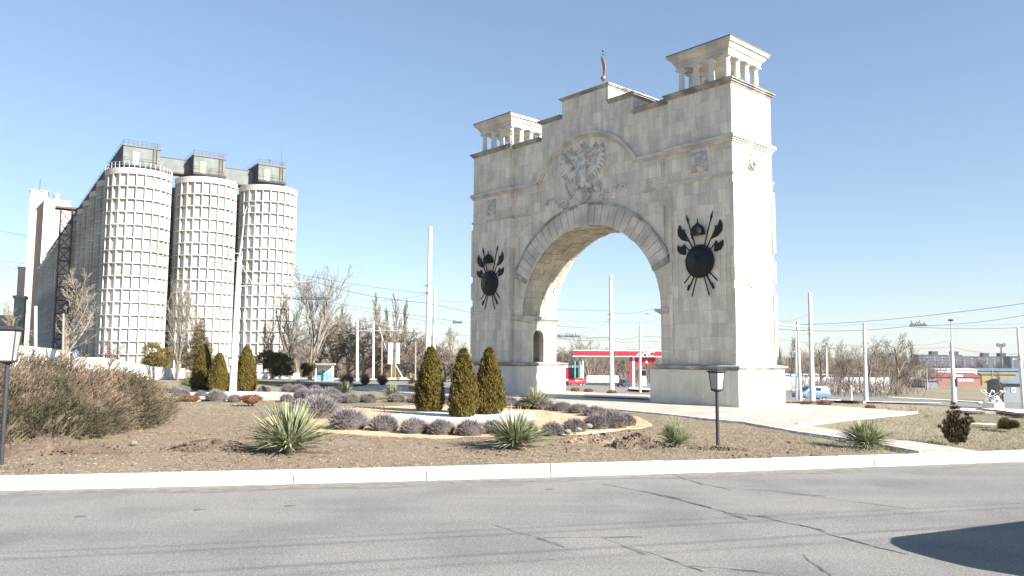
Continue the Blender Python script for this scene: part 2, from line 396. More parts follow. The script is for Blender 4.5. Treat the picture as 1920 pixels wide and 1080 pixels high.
# near road and kerb
mb = MB(); rx = [x for x in xs if -260 <= x <= 260]
for j in range(9):
    for x in rx:
        y1 = max(yk(x), -40)+.1; y0 = y1-70; mb.v.append((x, y1-(y1-y0)*j/8, RZ))
for j in range(8):
    for i in range(len(rx)-1): a = j*len(rx)+i; mb.f.append((a+len(rx), a+len(rx)+1, a+1, a))
tag(mb.build('road', M['asphalt']), kind='structure')
mb = MB(); x = -32.; i = 0          # white kerb stones, three metres each, with open joints
while x < 36:
    L = 3.0; x1 = x+L-.03; P = []
    jz = random.uniform(-.006, .006); jy = random.uniform(-.008, .008)
    for k in range(5):
        xx = x+(x1-x)*k/4; y = yk(xx)+jy
        P.append([(xx, y, RZ-.02), (xx, y+.012, RZ+.19+jz), (xx, y+.06, .005+jz), (xx, y+.42, .012+jz), (xx, y+.47, -.02), (xx, y+.47, RZ)])
    b = len(mb.v); 
    for p in P: mb.v += p
    for k in range(4):
        for q in range(5): a = b+k*6+q; mb.f.append((a, a+6, a+7, a+1))
    mb.f.append(tuple(b+q for q in range(6))); mb.f.append(tuple(b+24+q for q in range(6))[::-1])
    x += L
tag(mb.build('kerb', M['white'], recalc=True), kind='structure')
def loft(name, near, far, m, dz, n=14, label=None, flat=None):
    """ground sheet between two pixel polylines"""
    def samp(pl):
        L = [0]
        for a, b in zip(pl, pl[1:]): L.append(L[-1]+hypot(b[0]-a[0], b[1]-a[1]))
        out = []
        for k in range(n*2+1):
            s = L[-1]*k/(n*2)
            for i in range(len(pl)-1):
                if s <= L[i+1]+1e-9:
                    f = (s-L[i])/(L[i+1]-L[i]); out.append((pl[i][0]+(pl[i+1][0]-pl[i][0])*f, pl[i][1]+(pl[i+1][1]-pl[i][1])*f)); break
        return out
    A0 = [G(*p) for p in samp(near)]; A1 = [G(*p) for p in samp(far)]
    mb = MB(); K = 8
    for k in range(K+1):
        for a, b in zip(A0, A1):
            p = a.lerp(b, k/K); mb.v.append((p.x, p.y, terr(p.x, p.y)+dz))
    w_ = len(A0)
    for k in range(K):
        for i in range(w_-1): q = k*w_+i; mb.f.append((q, q+1, q+w_+1, q+w_))
    return tag(mb.build(name, m, recalc=False), kind='structure')
def sheet(name, pts, z, m, kind='structure', th=.12):
    mb = MB(); mb.prism([(p[0], p[1]) for p in pts], z-th, z, lambda u, v, a: (u, v, a)); return tag(mb.build(name, m, recalc=True), kind=kind)
# dug bed between kerb and plaza
mb = MB(); gx = [-34+i*.5 for i in range(125)]
def dig(x, y):
    if hypot(x+2.35, y-35.6) < 8.6: return -.16
    z = -.1 + bump2(x, y)*.8
    z += .018*sin(x*7.1+y*3.3)*sin(y*6.3-x*2.1) + .012*sin(x*13.7)*sin(y*11.9+x*5)
    return z
ty = [i*.35 for i in range(72)]
for t in ty:
    for x in gx: mb.v.append((x, yk(x)+.44+t, dig(x, yk(x)+.44+t)*(min(1, t/.5))-.0))
for j in range(len(ty)-1):
    for i in range(len(gx)-1):
        a = j*len(gx)+i; x = gx[i]; y = yk(x)+ty[j]
        l = loc((x, y, 0))
        lim = -10.5 if l.x < 24 else -99
        if x > 10.2 and l.y > -16: continue
        mb.f.append((a, a+1, a+len(gx)+1, a+len(gx)))
tag(mb.build('soil_bed', M['soil'], smooth=True), kind='structure')
PLZ = [(655, 728), (800, 741), (960, 752), (1063, 760.6), (1155, 769), (1242, 777), (1347, 788.5), (1400, 793.5), (1504, 812), (1574, 821.5), (1731, 849), (1834, 847), (1672, 823), (1492, 795.5), (1715, 773.5), (1600, 764), (1473, 756), (1217, 741), (1061, 734), (900, 727), (700, 721)]
plz = [G(*p) for p in PLZ]
pave = sheet('paving', [(p.x, p.y) for p in plz], -.05, M['pave'])
mb = MB()      # narrow whitewashed edging along the paving
ep = [(p.x, p.y) for p in plz[:11]]
for a, b in zip(ep, ep[1:]):
    a = Vector((*a, 0)); b = Vector((*b, 0)); d = (b-a).normalized(); nn = Vector((d.y, -d.x, 0)); c_ = (a+b)/2+nn*.07
    mb.obox((c_.x, c_.y, -.1), (b-a)/2, nn*.06, (0, 0, .08))
e2 = [(p.x, p.y) for p in plz[13:15]]
for a, b in zip(e2, e2[1:]):
    a = Vector((*a, 0)); b = Vector((*b, 0)); d = (b-a).normalized(); nn = Vector((d.y, -d.x, 0)); c_ = (a+b)/2+nn*.07
    mb.obox((c_.x, c_.y, -.1), (b-a)/2, nn*.08, (0, 0, .08))
tag(mb.build('paving_edging', M['white']), kind='structure')
def disc(name, cx, cy, r, z, m, wob=.25, n=64):
    pts = [(cx+(r+wob*sin(5*a+cx)+wob*.5*sin(11*a))*cos(a), cy+(r+wob*sin(5*a+cx)+wob*.5*sin(11*a))*sin(a)) for a in [2*pi*k/n for k in range(n)]]
    return sheet(name, pts, z, m)
RC = (-2.35, 35.6); RR = 8.2
disc('orange_gravel', RC[0], RC[1], RR+.3, -.09, M['orange'])
disc('white_gravel', RC[0]+.2, RC[1]+.9, 3.4, -.075, M['whitegravel'], .2)
RC2 = (-20.5, 53.)
disc('orange_gravel', RC2[0]+1, RC2[1], 6.0, -.06, M['orange'])
disc('white_gravel', RC2[0]+1, RC2[1]+.5, 4.4, -.04, M['whitegravel'], .3)
# far roads: behind the arch, right, left
loft('road', [(1020, 741), (1215, 748.5), (1330, 757)], [(1020, 712), (1215, 716), (1330, 719)], M['asphalt'], .03)
loft('road', [(1440, 757), (1560, 752), (1700, 757), (1920, 769)], [(1440, 733), (1560, 738), (1700, 748), (1920, 757)], M['asphalt'], .03)
loft('road', [(560, 721), (900, 725)], [(560, 713.5), (900, 716)], M['asphalt'], .03)
loft('kerb', [(560, 713.6), (900, 716.2)], [(560, 711.5), (900, 714)], M['white'], .16)
loft('kerb', [(1538, 753.2), (1640, 755.6), (1765, 758.2)], [(1538, 752), (1640, 754.2), (1765, 757)], M['white'], .12)
loft('kerb', [(1660, 746), (1760, 751), (1835, 755.5), (1838, 759)], [(1660, 745), (1760, 749.8), (1842, 754.2), (1846, 759)], M['white'], .12)
loft('kerb', [(1095, 746), (1215, 751)], [(1095, 743.5), (1215, 748)], M['white'], .15)
loft('kerb', [(1088, 716.5), (1148, 717)], [(1088, 713), (1148, 713.5)], M['white'], .25)
loft('kerb', [(1180, 733), (1222, 735)], [(1180, 729), (1222, 730.5)], M['white'], .25)
loft('kerb', [(1810, 798.5), (1868, 801.5)], [(1810, 796.5), (1868, 799)], M['white'], .1)
# sand band by the kerb and cracks in the road (thin real strips on the asphalt)
mb = MB(); q = [i*.4 for i in range(-60, 70)]
random.seed(3); ww = [.45+.35*abs(sin(x*.31))+.15*sin(x*1.7)+random.uniform(-.06, .06) for x in q]
for i in range(len(q)-1):
    a, b = q[i], q[i+1]; mb.quad((a, yk(a)-ww[i], RZ+.004), (b, yk(b)-ww[i+1], RZ+.004), (b, yk(b)+.02, RZ+.004), (a, yk(a)+.02, RZ+.004))
tag(mb.build('road_dust', M['sand']), kind='structure')
def road_pt(px, py):
    r = ray(px, py); t = (RZ-EYE)/r.z; return r*t + Vector((0, 0, EYE))
def crack(pl, w0, seed=1):
    random.seed(seed); mb = MB(); P = []
    for a, b in zip(pl, pl[1:]):
        for k in range(14): P.append(road_pt(a[0]+(b[0]-a[0])*k/8, a[1]+(b[1]-a[1])*k/8))
    P.append(road_pt(*pl[-1])); prev = None
    off = 0
    for i, p in enumerate(P):
        off = off*.8+random.uniform(-.025, .025)
        d = (P[min(i+1, len(P)-1)]-P[max(i-1, 0)]).normalized(); nn = Vector((-d.y, d.x, 0)); ww_ = w0*random.uniform(.4, 1.5)
        a, b = p+nn*(off-ww_), p+nn*(off+ww_); a.z = b.z = RZ+.008
        if prev: mb.quad(prev[0], a, b, prev[1])
        prev = (a, b)
    return tag(mb.build('road_crack', M['crack'], recalc=True), kind='structure')
crack([(1248, 884), (1270, 893), (1300, 903), (1345, 913), (1470, 924), (1610, 942)], .009, 1)
crack([(1130, 908), (1220, 925), (1290, 942), (1360, 962), (1420, 968), (1500, 985), (1580, 1008), (1655, 1028)], .013, 2)
crack([(930, 985), (1010, 1010), (1130, 1008)], .007, 3)
crack([(1130, 1008), (1180, 1028), (1240, 1045), (1290, 1062)], .007, 4)
crack([(1290, 1062), (1370, 1068), (1480, 1079)], .007, 5)
crack([(1505, 1040), (1530, 1060), (1556, 1080)], .006, 6)
mb = MB()
for (a, b) in ((151, 969), (374, 956), (544, 949), (1032, 918)):
    p = road_pt(a, b); mb.prism([(p.x+.11*cos(k), p.y+.07*sin(k*1.1)) for k in [2*pi*i/9 for i in range(9)]], RZ+.001, RZ+.009, lambda u, v, z: (u, v, z))
tag(mb.build('road_stain', M['crack']), kind='structure')
# ------------------------------------------------------------------ the arch
W, D, T = 11.93, 4.32, 4.5; XI = W-T; HP = 6.45; YF = .35; YB = D-.35
arch = empty('triumphal_arch', (OX, OY, .05), -YAW, 'pale limestone triumphal arch with colonnaded corner towers and eagle relief', 'arch')
arch.location.z = 0
XZ = lambda u, v, a: (u, a, v)
def mirror(f):
    for s in (-1, 1): f(s)
def bx(mb, s, x0, x1, y0, y1, z0, z1):
    a, b = sorted((s*x0, s*x1)); mb.box(a, b, y0, y1, z0, z1)
AC, AZ = 6.05, 5.7      # arch opening: half-ellipse 6.45 x 6.05 above z 5.7
def ae(a, ex=0): return ((HP+ex)*cos(a), AZ+(AC+ex)*sin(a))
for s in (-1, 1):
    nm = 'pedestal'
    mb = MB(); bx(mb, s, 6.1, 12.28, -.35, D+.35, -.3, 1.98)
    mb.build(nm, M['stone_ped'], arch)
    mb = MB(); bx(mb, s, 6.16, 12.22, -.29, D+.29, 1.98, 2.02); bx(mb, s, 6.04, 12.34, -.41, D+.41, 2.02, 2.1)
    a, b = sorted((s*5.97, s*12.41)); a2, b2 = sorted((s*5.95, s*12.43))
    mb.box(a2, b2, -.5, D+.5, 2.1, 2.2); mb.taper((a2, b2, -.5, D+.5), (a2+.35, b2-.35, -.15, D+.15), 2.2, 2.27)
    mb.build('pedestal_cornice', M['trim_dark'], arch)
    # socle panels on the pedestal
    # lower tower (tunnel niche through the inner wall)
    def ylow(u0, u1, x0, x1, z1, mbx):
        Nn = [(2.65-.555+.555*cos(a), 4.15+.555*sin(a)) for a in [pi*(10-k)/10 for k in range(11)]]
        poly = [(u0, 2.2), (1.54, 2.2)] + Nn + [(2.65, 2.2), (u1, 2.2), (u1, z1), (u0, z1)]
        mbx.prism(poly, s*x0, s*x1, lambda u, v, a: (a, u, v))
    mb = MB(); ylow(YF, YB, HP, 6.95, 5.36, mb); mb.build('jamb_wall', M['stone'], arch, recalc=True)
    mb = MB()   # hollow pier: walls round a small room
    bx(mb, s, 6.95, XI, YF, 1.2, 2.2, 5.36); bx(mb, s, 6.95, XI, 3.2, YB, 2.2, 5.36)
    bx(mb, s, XI, W, 0, 1.2, 2.2, 5.36); bx(mb, s, XI, W, 3.2, D, 2.2, 5.36); bx(mb, s, 11.2, W, 1.2, 3.2, 2.2, 5.36)
    bx(mb, s, XI, W, 0, D, 5.36, 18.7)
    mb.build('tower', M['stone'], arch)
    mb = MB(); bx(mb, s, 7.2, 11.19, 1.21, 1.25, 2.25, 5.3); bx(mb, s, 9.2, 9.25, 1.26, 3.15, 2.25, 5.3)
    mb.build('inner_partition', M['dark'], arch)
# wing wall with the opening
arc = [ae(pi-pi*k/48) for k in range(49)]
outer = [(XI, 18.62), (4.35, 18.62), (4.35, 19.83), (2.2, 19.83), (2.2, 21.1), (-2.2, 21.1), (-2.2, 19.83), (-4.35, 19.83), (-4.35, 18.62), (-XI, 18.62)]
mb = MB(); mb.prism([(-XI, 5.36), (-HP, 5.36)]+arc+[(HP, 5.36), (XI, 5.36)]+outer, YF, YB, XZ)
mb.build('wing_wall', M['stone'], arch, recalc=True)
# soffit blocks, each set a little in or out
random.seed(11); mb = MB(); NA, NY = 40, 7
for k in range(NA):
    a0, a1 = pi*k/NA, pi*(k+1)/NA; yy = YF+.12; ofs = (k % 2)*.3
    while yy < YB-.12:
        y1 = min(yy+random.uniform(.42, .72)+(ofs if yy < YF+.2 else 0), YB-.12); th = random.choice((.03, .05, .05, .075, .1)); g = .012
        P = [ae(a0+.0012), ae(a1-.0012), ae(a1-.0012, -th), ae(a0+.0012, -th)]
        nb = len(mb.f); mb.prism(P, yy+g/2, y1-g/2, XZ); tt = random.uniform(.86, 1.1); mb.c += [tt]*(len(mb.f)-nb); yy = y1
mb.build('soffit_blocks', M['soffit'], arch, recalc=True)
# voussoirs with open joints, moulding and keystone
for yf, sgn in ((YF, -1), (YB, 1)):
    mb = MB(); NV = 25; a_lo = radians(26); st = (pi-2*a_lo)/NV
    for k in range(NV):
        if k == NV//2: continue
        a0, a1 = a_lo+k*st+.003, a_lo+(k+1)*st-.003
        def oe(a, e): return ((HP+e*1.0)*cos(a), AZ+(AC+e)*sin(a))
        poly = [oe(a0, -.0), oe((a0+a1)/2, 0), oe(a1, 0), oe(a1, 1.38), oe((a0+a1)/2, 1.38), oe(a0, 1.38)]
        mb.prism(poly, yf, yf+sgn*.075, XZ)
    mb.build('voussoir_ring', M['trim'], arch, recalc=True)
    mb = MB()
    for k in range(36):
        a0, a1 = a_lo+(pi-2*a_lo)*k/36, a_lo+(pi-2*a_lo)*(k+1)/36
        mb.prism([oe(a0, 1.38), oe(a1, 1.38), oe(a1, 1.55), oe(a0, 1.55)], yf, yf+sgn*.14, XZ)
    for sx in (-1, 1):    # blocks where the ring lands
        for (r0, r1, z0, z1) in ((6.05, 7.38, 8.55, 8.8), (6.0, 7.42, 8.8, 8.92)):
            pass
        a = a_lo
        P = [oe(a-.05, -.0), oe(a, 0), oe(a, 1.4), oe(a-.05, 1.4)]; P = [(sx*u, v) for u, v in P]; mb.prism(P, yf, yf+sgn*.11, XZ)
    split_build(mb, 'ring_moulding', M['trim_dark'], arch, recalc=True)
    mb = MB(); mb.prism([(-.33, 11.72), (.33, 11.72), (.5, 13.22), (-.5, 13.22)], yf, yf+sgn*.2, XZ)
    mb.prism([(-.3, 11.72-.0), (.3, 11.72), (.3, 11.66), (-.3, 11.66)], yf+sgn*.2, yf-sgn*.3, XZ); mb.build('keystone', M['trim'], arch, recalc=True)
# imposts
for s in (-1, 1):
    mb = MB()
    for o_, z0, z1 in ((.08, 5.36, 5.44), (.18, 5.44, 5.52), (.3, 5.52, 5.62), (.36, 5.62, 5.7)):
        bx(mb, s, HP-o_, XI-.003, YF-o_*.7, YB+o_*.7, z0, z1)
    mb.build('impost', M['trim'], arch)
# string courses round towers and wing
def course(name, lv, m, hood=False, wing_in=4.75):
    """lv: list of (overhang, z0, z1)"""
    mb = MB()
    for s in (-1, 1):
        for o_, z0, z1 in lv:
            bx(mb, s, XI-o_*.8, W+o_, -o_, D+o_, z0, z1)
            bx(mb, s, wing_in, XI-o_*.8, YF-o_, YF, z0, z1); bx(mb, s, wing_in, XI-o_*.8, YB, YB+o_, z0, z1)
    if hood:
        R_, cz = 5.43, 12.9; a_ = atan2(15.55-cz, 4.75)
        for (o_, z0, z1) in lv:
            r0, r1 = R_-(15.6-z0), R_-(15.6-z1)
            for k in range(28):
                a0, a1 = a_+(pi-2*a_)*k/28, a_+(pi-2*a_)*(k+1)/28
                for yf, sg in ((YF, -1), (YB, 1)):
                    mb.prism([(r0*cos(a0), cz+r0*sin(a0)), (r0*cos(a1), cz+r0*sin(a1)), (r1*cos(a1), cz+r1*sin(a1)), (r1*cos(a0), cz+r1*sin(a0))], yf, yf+sg*(o_*1.05), XZ)
    return split_build(mb, name, m, arch, recalc=True)
course('hood_cornice', [(.07, 15.2, 15.32), (.14, 15.32, 15.42), (.22, 15.42, 15.6)], M['trim'], True)
course('string_course', [(.05, 13.22, 13.3), (.1, 13.3, 13.4)], M['trim'])
mb = MB(); mb.c = []
for s in (-1, 1): bx(mb, s, XI-.2, W+.2, -.2, D+.2, 15.6, 15.63)
split_build(mb, 'flashing', M['trim_dark'], arch)
# copings of towers and wings
mb = MB()
for s in (-1, 1):
    for o_, z0, z1 in ((.06, 18.62, 18.72), (.15, 18.72, 18.82), (.24, 18.82, 18.9)):
        bx(mb, s, XI-o_, W+o_, -o_, D+o_, z0+.05, z1+.05)
        bx(mb, s, 4.36, XI-o_, YF-o_, YB+o_, z0, z1); bx(mb, s, 2.21, 4.35+o_, YF-o_, YB+o_, z0+1.21, z1+1.21)
for o_, z0, z1 in ((.06, 21.1, 21.18), (.15, 21.18, 21.24), (.2, 21.24, 21.3)): mb.box(-2.2-o_, 2.2+o_, YF-o_, YB+o_, z0, z1)
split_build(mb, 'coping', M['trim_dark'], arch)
mb = MB()
for s in (-1, 1): bx(mb, s, XI-.26, W+.26, -.26, D+.26, 18.95, 18.975); bx(mb, s, 4.62, XI-.26, YF-.26, YB+.26, 18.9, 18.92)
split_build(mb, 'roof_sheet', M['lead'], arch)
# colonnaded pavilions
for s in (-1, 1):
    cx = s*(W-T/2)
    mb = MB(); hx, hy = T/2, D/2; cyy = D/2
    def lv(i, z0, z1): mb.box(cx-hx+i, cx+hx-i, cyy-hy+i, cyy+hy-i, z0, z1)
    lv(.38, 20.62, 20.78)
    mb.taper((cx-hx+.36, cx+hx-.36, cyy-hy+.36, cyy+hy-.36), (cx-hx+.3, cx+hx-.3, cyy-hy+.3, cyy+hy-.3), 20.78, 20.98)
    mb.taper((cx-hx+.25, cx+hx-.25, cyy-hy+.25, cyy+hy-.25), (cx-hx+.06, cx+hx-.06, cyy-hy+.06, cyy+hy-.06), 20.98, 21.26)
    lv(.0, 21.26, 21.38); lv(-.05, 21.38, 21.47)
    ent = mb.build('pavilion_roof', M['colm'] if 0 else M['trim'], arch)
    mb = MB(); mb.box(cx-hx-.08, cx+hx+.08, cyy-hy-.08, cyy+hy+.08, 21.47, 21.53); mb.build('sheet_metal', M['lead'], ent)
    mb = MB(); mb.box(cx-hx+.3, cx+hx-.3, cyy-hy+.3, cyy+hy-.3, 18.97, 19.05); mb.build('pavilion_floor', M['trim'], arch)
    for i in range(4):
        for j in range(4):
            if i in (1, 2) and j in (1, 2): continue
            px_, py_ = cx-hx+.62+(T-1.24)*i/3, .62+(D-1.24)*j/3
            if 'COLM' not in KIDS:
                mb = MB(); mb.lathe([(.23, 0), (.23, .08), (.2, .12), (.195, .5), (.165, 1.38), (.19, 1.42), (.27, 1.5)], 18)
                mb.box(-.29, .29, -.29, .29, 1.5, 1.575)
                o = mb.build('column', M['colm'], arch, smooth=False); KIDS['COLM'] = o; o.location = (px_, py_, 19.05)
            else:
                o = KIDS['COLM'].copy(); col.objects.link(o); o.location = (px_, py_, 19.05); o.parent = arch
# corner strips (long, short, long)
mb = MB()
for s in (-1, 1):
    for z0, z1 in ((9.03, 12.74), (7.19, 8.48), (2.89, 6.58)):
        bx(mb, s, W-.2, W+.1, -.1, .2, z0, z1); bx(mb, s, W-.2, W+.1, D-.2, D+.1, z0, z1)
        bx(mb, s, W-.13, W+.045, -.045, .42, z0-.06, z1+.06); bx(mb, s, W-.42, W-.2, -.045, .1, z0-.06, z1+.06)
        bx(mb, s, XI-.02, XI+.22, -.075, .1, z0, z1); bx(mb, s, XI-.02, XI+.22, D-.1, D+.075, z0, z1)
        bx(mb, s, HP+.55, HP+.75, YF-.06, YF, z0, min(z1, 6.58 if z0 < 3 else 8.48) if z0 < 9 else 9.03+.01)
split_build(mb, 'corner_strip', M['stone'], arch)
# stepped wall panels
mb = MB()
def slab(pts, y0, y1): mb.prism(pts, y0, y1, XZ)
def outline(pts, wd, y0, y1, cl=True):
    for a, b in zip(pts, pts[1:]+(pts[:1] if cl else [])):
        x0, x1 = sorted((a[0], b[0])); z0, z1 = sorted((a[1], b[1])); mb.box(x0-wd/2, x1+wd/2, y0, y1, z0-wd/2, z1+wd/2)
for s in (-1, 1):
    c = s*9.68
    half = [(1.35, 5.35), (1.05, 5.35), (1.05, 4.0), (.6, 4.0), (.6, 3.45)]
    top = [(.6, 12.25), (.6, 11.65), (.95, 11.65), (.95, 11.1), (1.35, 11.1)]
    R_ = half[::-1] + [(1.35, 11.1)] + top[::-1][1:]
    pts = [(c+u, v) for u, v in R_] + [(c-u, v) for u, v in R_[::-1]]
    slab(pts, -.035, .0)
    for sx in (-1, 1): mb.box(*sorted((c+sx*1.62, c+sx*1.72)), -.03, 0, 5.3, 11.4)
    # side faces
split_build(mb, 'wall_panel', M['stone'], arch, recalc=True)
mb = MB()
for s in (-1, 1):
    # wing panels above the string course, and square plaques in them
    x0, x1 = sorted((s*4.75, s*(XI-.003))); mb.box(x0, x1, YF-.05, YF, 13.4, 15.2)
    x0, x1 = sorted((s*5.35, s*6.85)); mb.box(x0, x1, YF-.1, YF-.05, 13.85, 15.0)
    x0, x1 = sorted((s*5.5, s*6.7)); mb.box(x0, x1, YF-.13, YF-.1, 14.0, 14.87)
    # stepped fillet in the spandrel
    for (xa, xb, za, zb) in ((4.4, 6.5, 12.55, 12.61), (6.44, 6.5, 12.1, 12.55), (6.5, 6.8, 12.1, 12.16), (6.74, 6.8, 9.9, 12.1)):
        bx(mb, s, xa, xb, YF-.06, YF, za, zb)
split_build(mb, 'spandrel_panel', M['stone'], arch)
# outer side faces: plaque with bolts, stepped fillets
for s in (-1, 1):
    mb = MB(); X0 = s*W; X1 = s*(W+.06)
    a, b = sorted((X0, X1)); mb.box(a, b, 1.42, 2.9, 6.5, 8.98); pq = mb.build('plaque', M['stone'], arch)
    for yy, zz in ((1.65, 8.7), (2.65, 8.7), (1.65, 6.78), (2.65, 6.78)):
        mb = MB(); mb.lathe([(.045, 0), (.045, s*.03)], 8, (s*(W+.06), yy, zz), 'x'); mb.build('bolt', M['black'], pq)
    mb = MB()
    for (y0, y1, z0, z1) in ((1.2, 3.1, 5.9, 5.96), (1.2, 1.26, 5.9, 6.3), (3.04, 3.1, 5.9, 6.3), (1.2, 1.26, 9.2, 9.6), (1.7, 2.5, 11.9, 11.94), (1.0, 1.5, 11.2, 11.24), (2.7, 3.2, 11.2, 11.24)):
        a, b = sorted((s*W, s*(W+.03))); mb.box(a, b, y0, y1, z0, z1)
    split_build(mb, 'side_fillet', M['trim'], arch)
# lion masks
def mask():
    mb = MB(); mb.box(-.55, .55, -.05, 0, -.6, .6); mb.box(-.47, .47, -.055, -.05, -.52, .52)
    mb.ell((0, -.08, 0), (.42, 0, 0), (0, .1, 0), (0, 0, .5), 16, 8)
    for k in range(14):
        a = 2*pi*k/14; mb.ell((.38*cos(a), -.09, .43*sin(a)), (.1*cos(a)-.03*sin(a), 0, .12*sin(a)+.03*cos(a)), (0, .07, 0), (-.06*sin(a), 0, .06*cos(a)), 8, 5)
    mb.ell((0, -.15, .05), (.25, 0, 0), (0, .14, 0), (0, 0, .34), 12, 8); mb.ell((0, -.27, -.05), (.07, 0, 0), (0, .09, 0), (0, 0, .17), 8, 6)
    mb.ell((-.11, -.25, -.17), (.1, 0, 0), (0, .07, 0), (0, 0, .075), 8, 6); mb.ell((.11, -.25, -.17), (.1, 0, 0), (0, .07, 0), (0, 0, .075), 8, 6)
    mb.ell((0, -.2, -.32), (.12, 0, 0), (0, .07, 0), (0, 0, .07), 8, 6)
    for sx in (-1, 1): mb.ell((sx*.12, -.26, .12), (.07, 0, 0), (0, .04, 0), (0, 0, .03), 8, 5); mb.ell((sx*.3, -.16, .3), (.08, 0, 0), (0, .06, 0), (0, 0, .1), 8, 5)
    return mb
m0 = mask().build('lion_mask', M['relief'], arch, smooth=True); m0.location = (9.68, 0, 14.35)
for (x, y, rz) in ((-9.68, 0, 0), (W, D/2, pi/2), (-W, D/2, -pi/2)):
    o = m0.copy(); col.objects.link(o); o.parent = arch; o.location = (x, y, 14.35); o.rotation_euler = (0, 0, rz)
# eagle relief
def ez(u, v, Y=YF): return onY(1000+u/5.685, 230+v/5.685, Y)
mb = MB()
def petal(u0, v0, u1, v1, wd, h=.12, dy=0, nu=8, nv=6):
    a = Vector((*ez(u0, v0), 0)); b = Vector((*ez(u1, v1), 0)); d = (b-a)/2; c = (a+b)/2; pr = Vector((-d.y, d.x, 0)).normalized()*wd/2
    mb.ell((c.x, YF-dy-.03, c.y), (pr.x, 0, pr.y), (0, -h*1.35, 0), (d.x, 0, d.y), nu, nv)
def curl(pts, r, h=1.4, r1=None):
    P = [ez(*p) for p in pts]; Q = []
    for i in range(len(P)-1):
        for k in range(3):
            f = k/3; Q.append((P[i][0]+(P[i+1][0]-P[i][0])*f, P[i][1]+(P[i+1][1]-P[i][1])*f))
    Q.append(P[-1]); n_ = len(Q); r1 = r if r1 is None else r1
    mb.tube([(x, YF-.05, z) for x, z in Q], [r+(r1-r)*i/n_ for i in range(n_)], 7)
rin = [(598, 485), (604, 470), (612, 452), (622, 432), (640, 400), (660, 370), (680, 340), (700, 300), (718, 268), (732, 245)]
rout = [(600, 588), (640, 597), (678, 578), (712, 546), (738, 505), (757, 458), (768, 408), (773, 350), (770, 292), (748, 232)]
for (a, b), (c, d) in zip(rin, rout): petal(a, b, c, d, .3, .13)
for k in range(9):
    (a, b), (c, d) = rin[k], rout[k]; (a2, b2), (c2, d2) = rin[k+1], rout[k+1]
    petal((a+a2)/2, (b+b2)/2, ((c+c2)/2*.62+(a+a2)/2*.38), ((d+d2)/2*.62+(b+b2)/2*.38), .26, .19)
lin_ = [(455, 520), (450, 505), (440, 485), (425, 462), (408, 440), (390, 415), (375, 395), (360, 370), (345, 350), (332, 335)]
lout = [(440, 625), (400, 645), (360, 640), (330, 620), (308, 590), (292, 550), (288, 505), (288, 455), (296, 405), (318, 380)]
for (a, b), (c, d) in zip(lin_, lout): petal(a, b, c, d, .3, .13)
for k in range(9):
    (a, b), (c, d) = lin_[k], lout[k]; (a2, b2), (c2, d2) = lin_[k+1], lout[k+1]
    petal((a+a2)/2, (b+b2)/2, ((c+c2)/2*.62+(a+a2)/2*.38), ((d+d2)/2*.62+(b+b2)/2*.38), .26, .19)
curl([(600, 470), (590, 445), (600, 430), (615, 440), (640, 415), (690, 320), (735, 240)], .07)
curl([(455, 520), (430, 500), (425, 470), (395, 430), (355, 375), (330, 330)], .07)
petal(520, 400, 530, 700, 1.0, .3, 0, 12, 8); petal(470, 560, 590, 560, .9, .26)
for r_, vv in enumerate((470, 510, 550, 590, 630)):
    for uu in range(-2, 3): petal(525+uu*26-(r_ % 2)*10, vv-14, 525+uu*25-(r_ % 2)*10, vv+30, .17, .05, .24-.04*abs(uu))
curl([(545, 450), (550, 400), (560, 355), (585, 335), (615, 335), (640, 338)], .2, r1=.1); petal(580, 330, 645, 345, .26, .2); curl([(635, 335), (655, 342), (660, 358)], .06, r1=.02)
curl([(500, 450), (480, 400), (455, 375), (430, 385), (410, 392)], .2, r1=.1); petal(410, 385, 470, 375, .26, .2); curl([(415, 385), (395, 395), (392, 410)], .06, r1=.02)
# crowns
for (u, v, sc_) in ((412, 312, .8), (672, 250, .8), (545, 245, 1.05)):
    for k in (-1, 0, 1): petal(u+k*18*sc_, v+26*sc_, u+k*27*sc_, v-22*sc_, .13*sc_, .13)
    petal(u-30*sc_, v+30*sc_, u+30*sc_, v+24*sc_, .12*sc_, .12); petal(u-5, v-34*sc_, u+5, v-46*sc_, .1, .08)
curl([(440, 330), (480, 290), (520, 270)], .035); curl([(570, 260), (620, 280), (650, 262)], .035); curl([(440, 345), (500, 320), (545, 300), (600, 310), (640, 280)], .03)
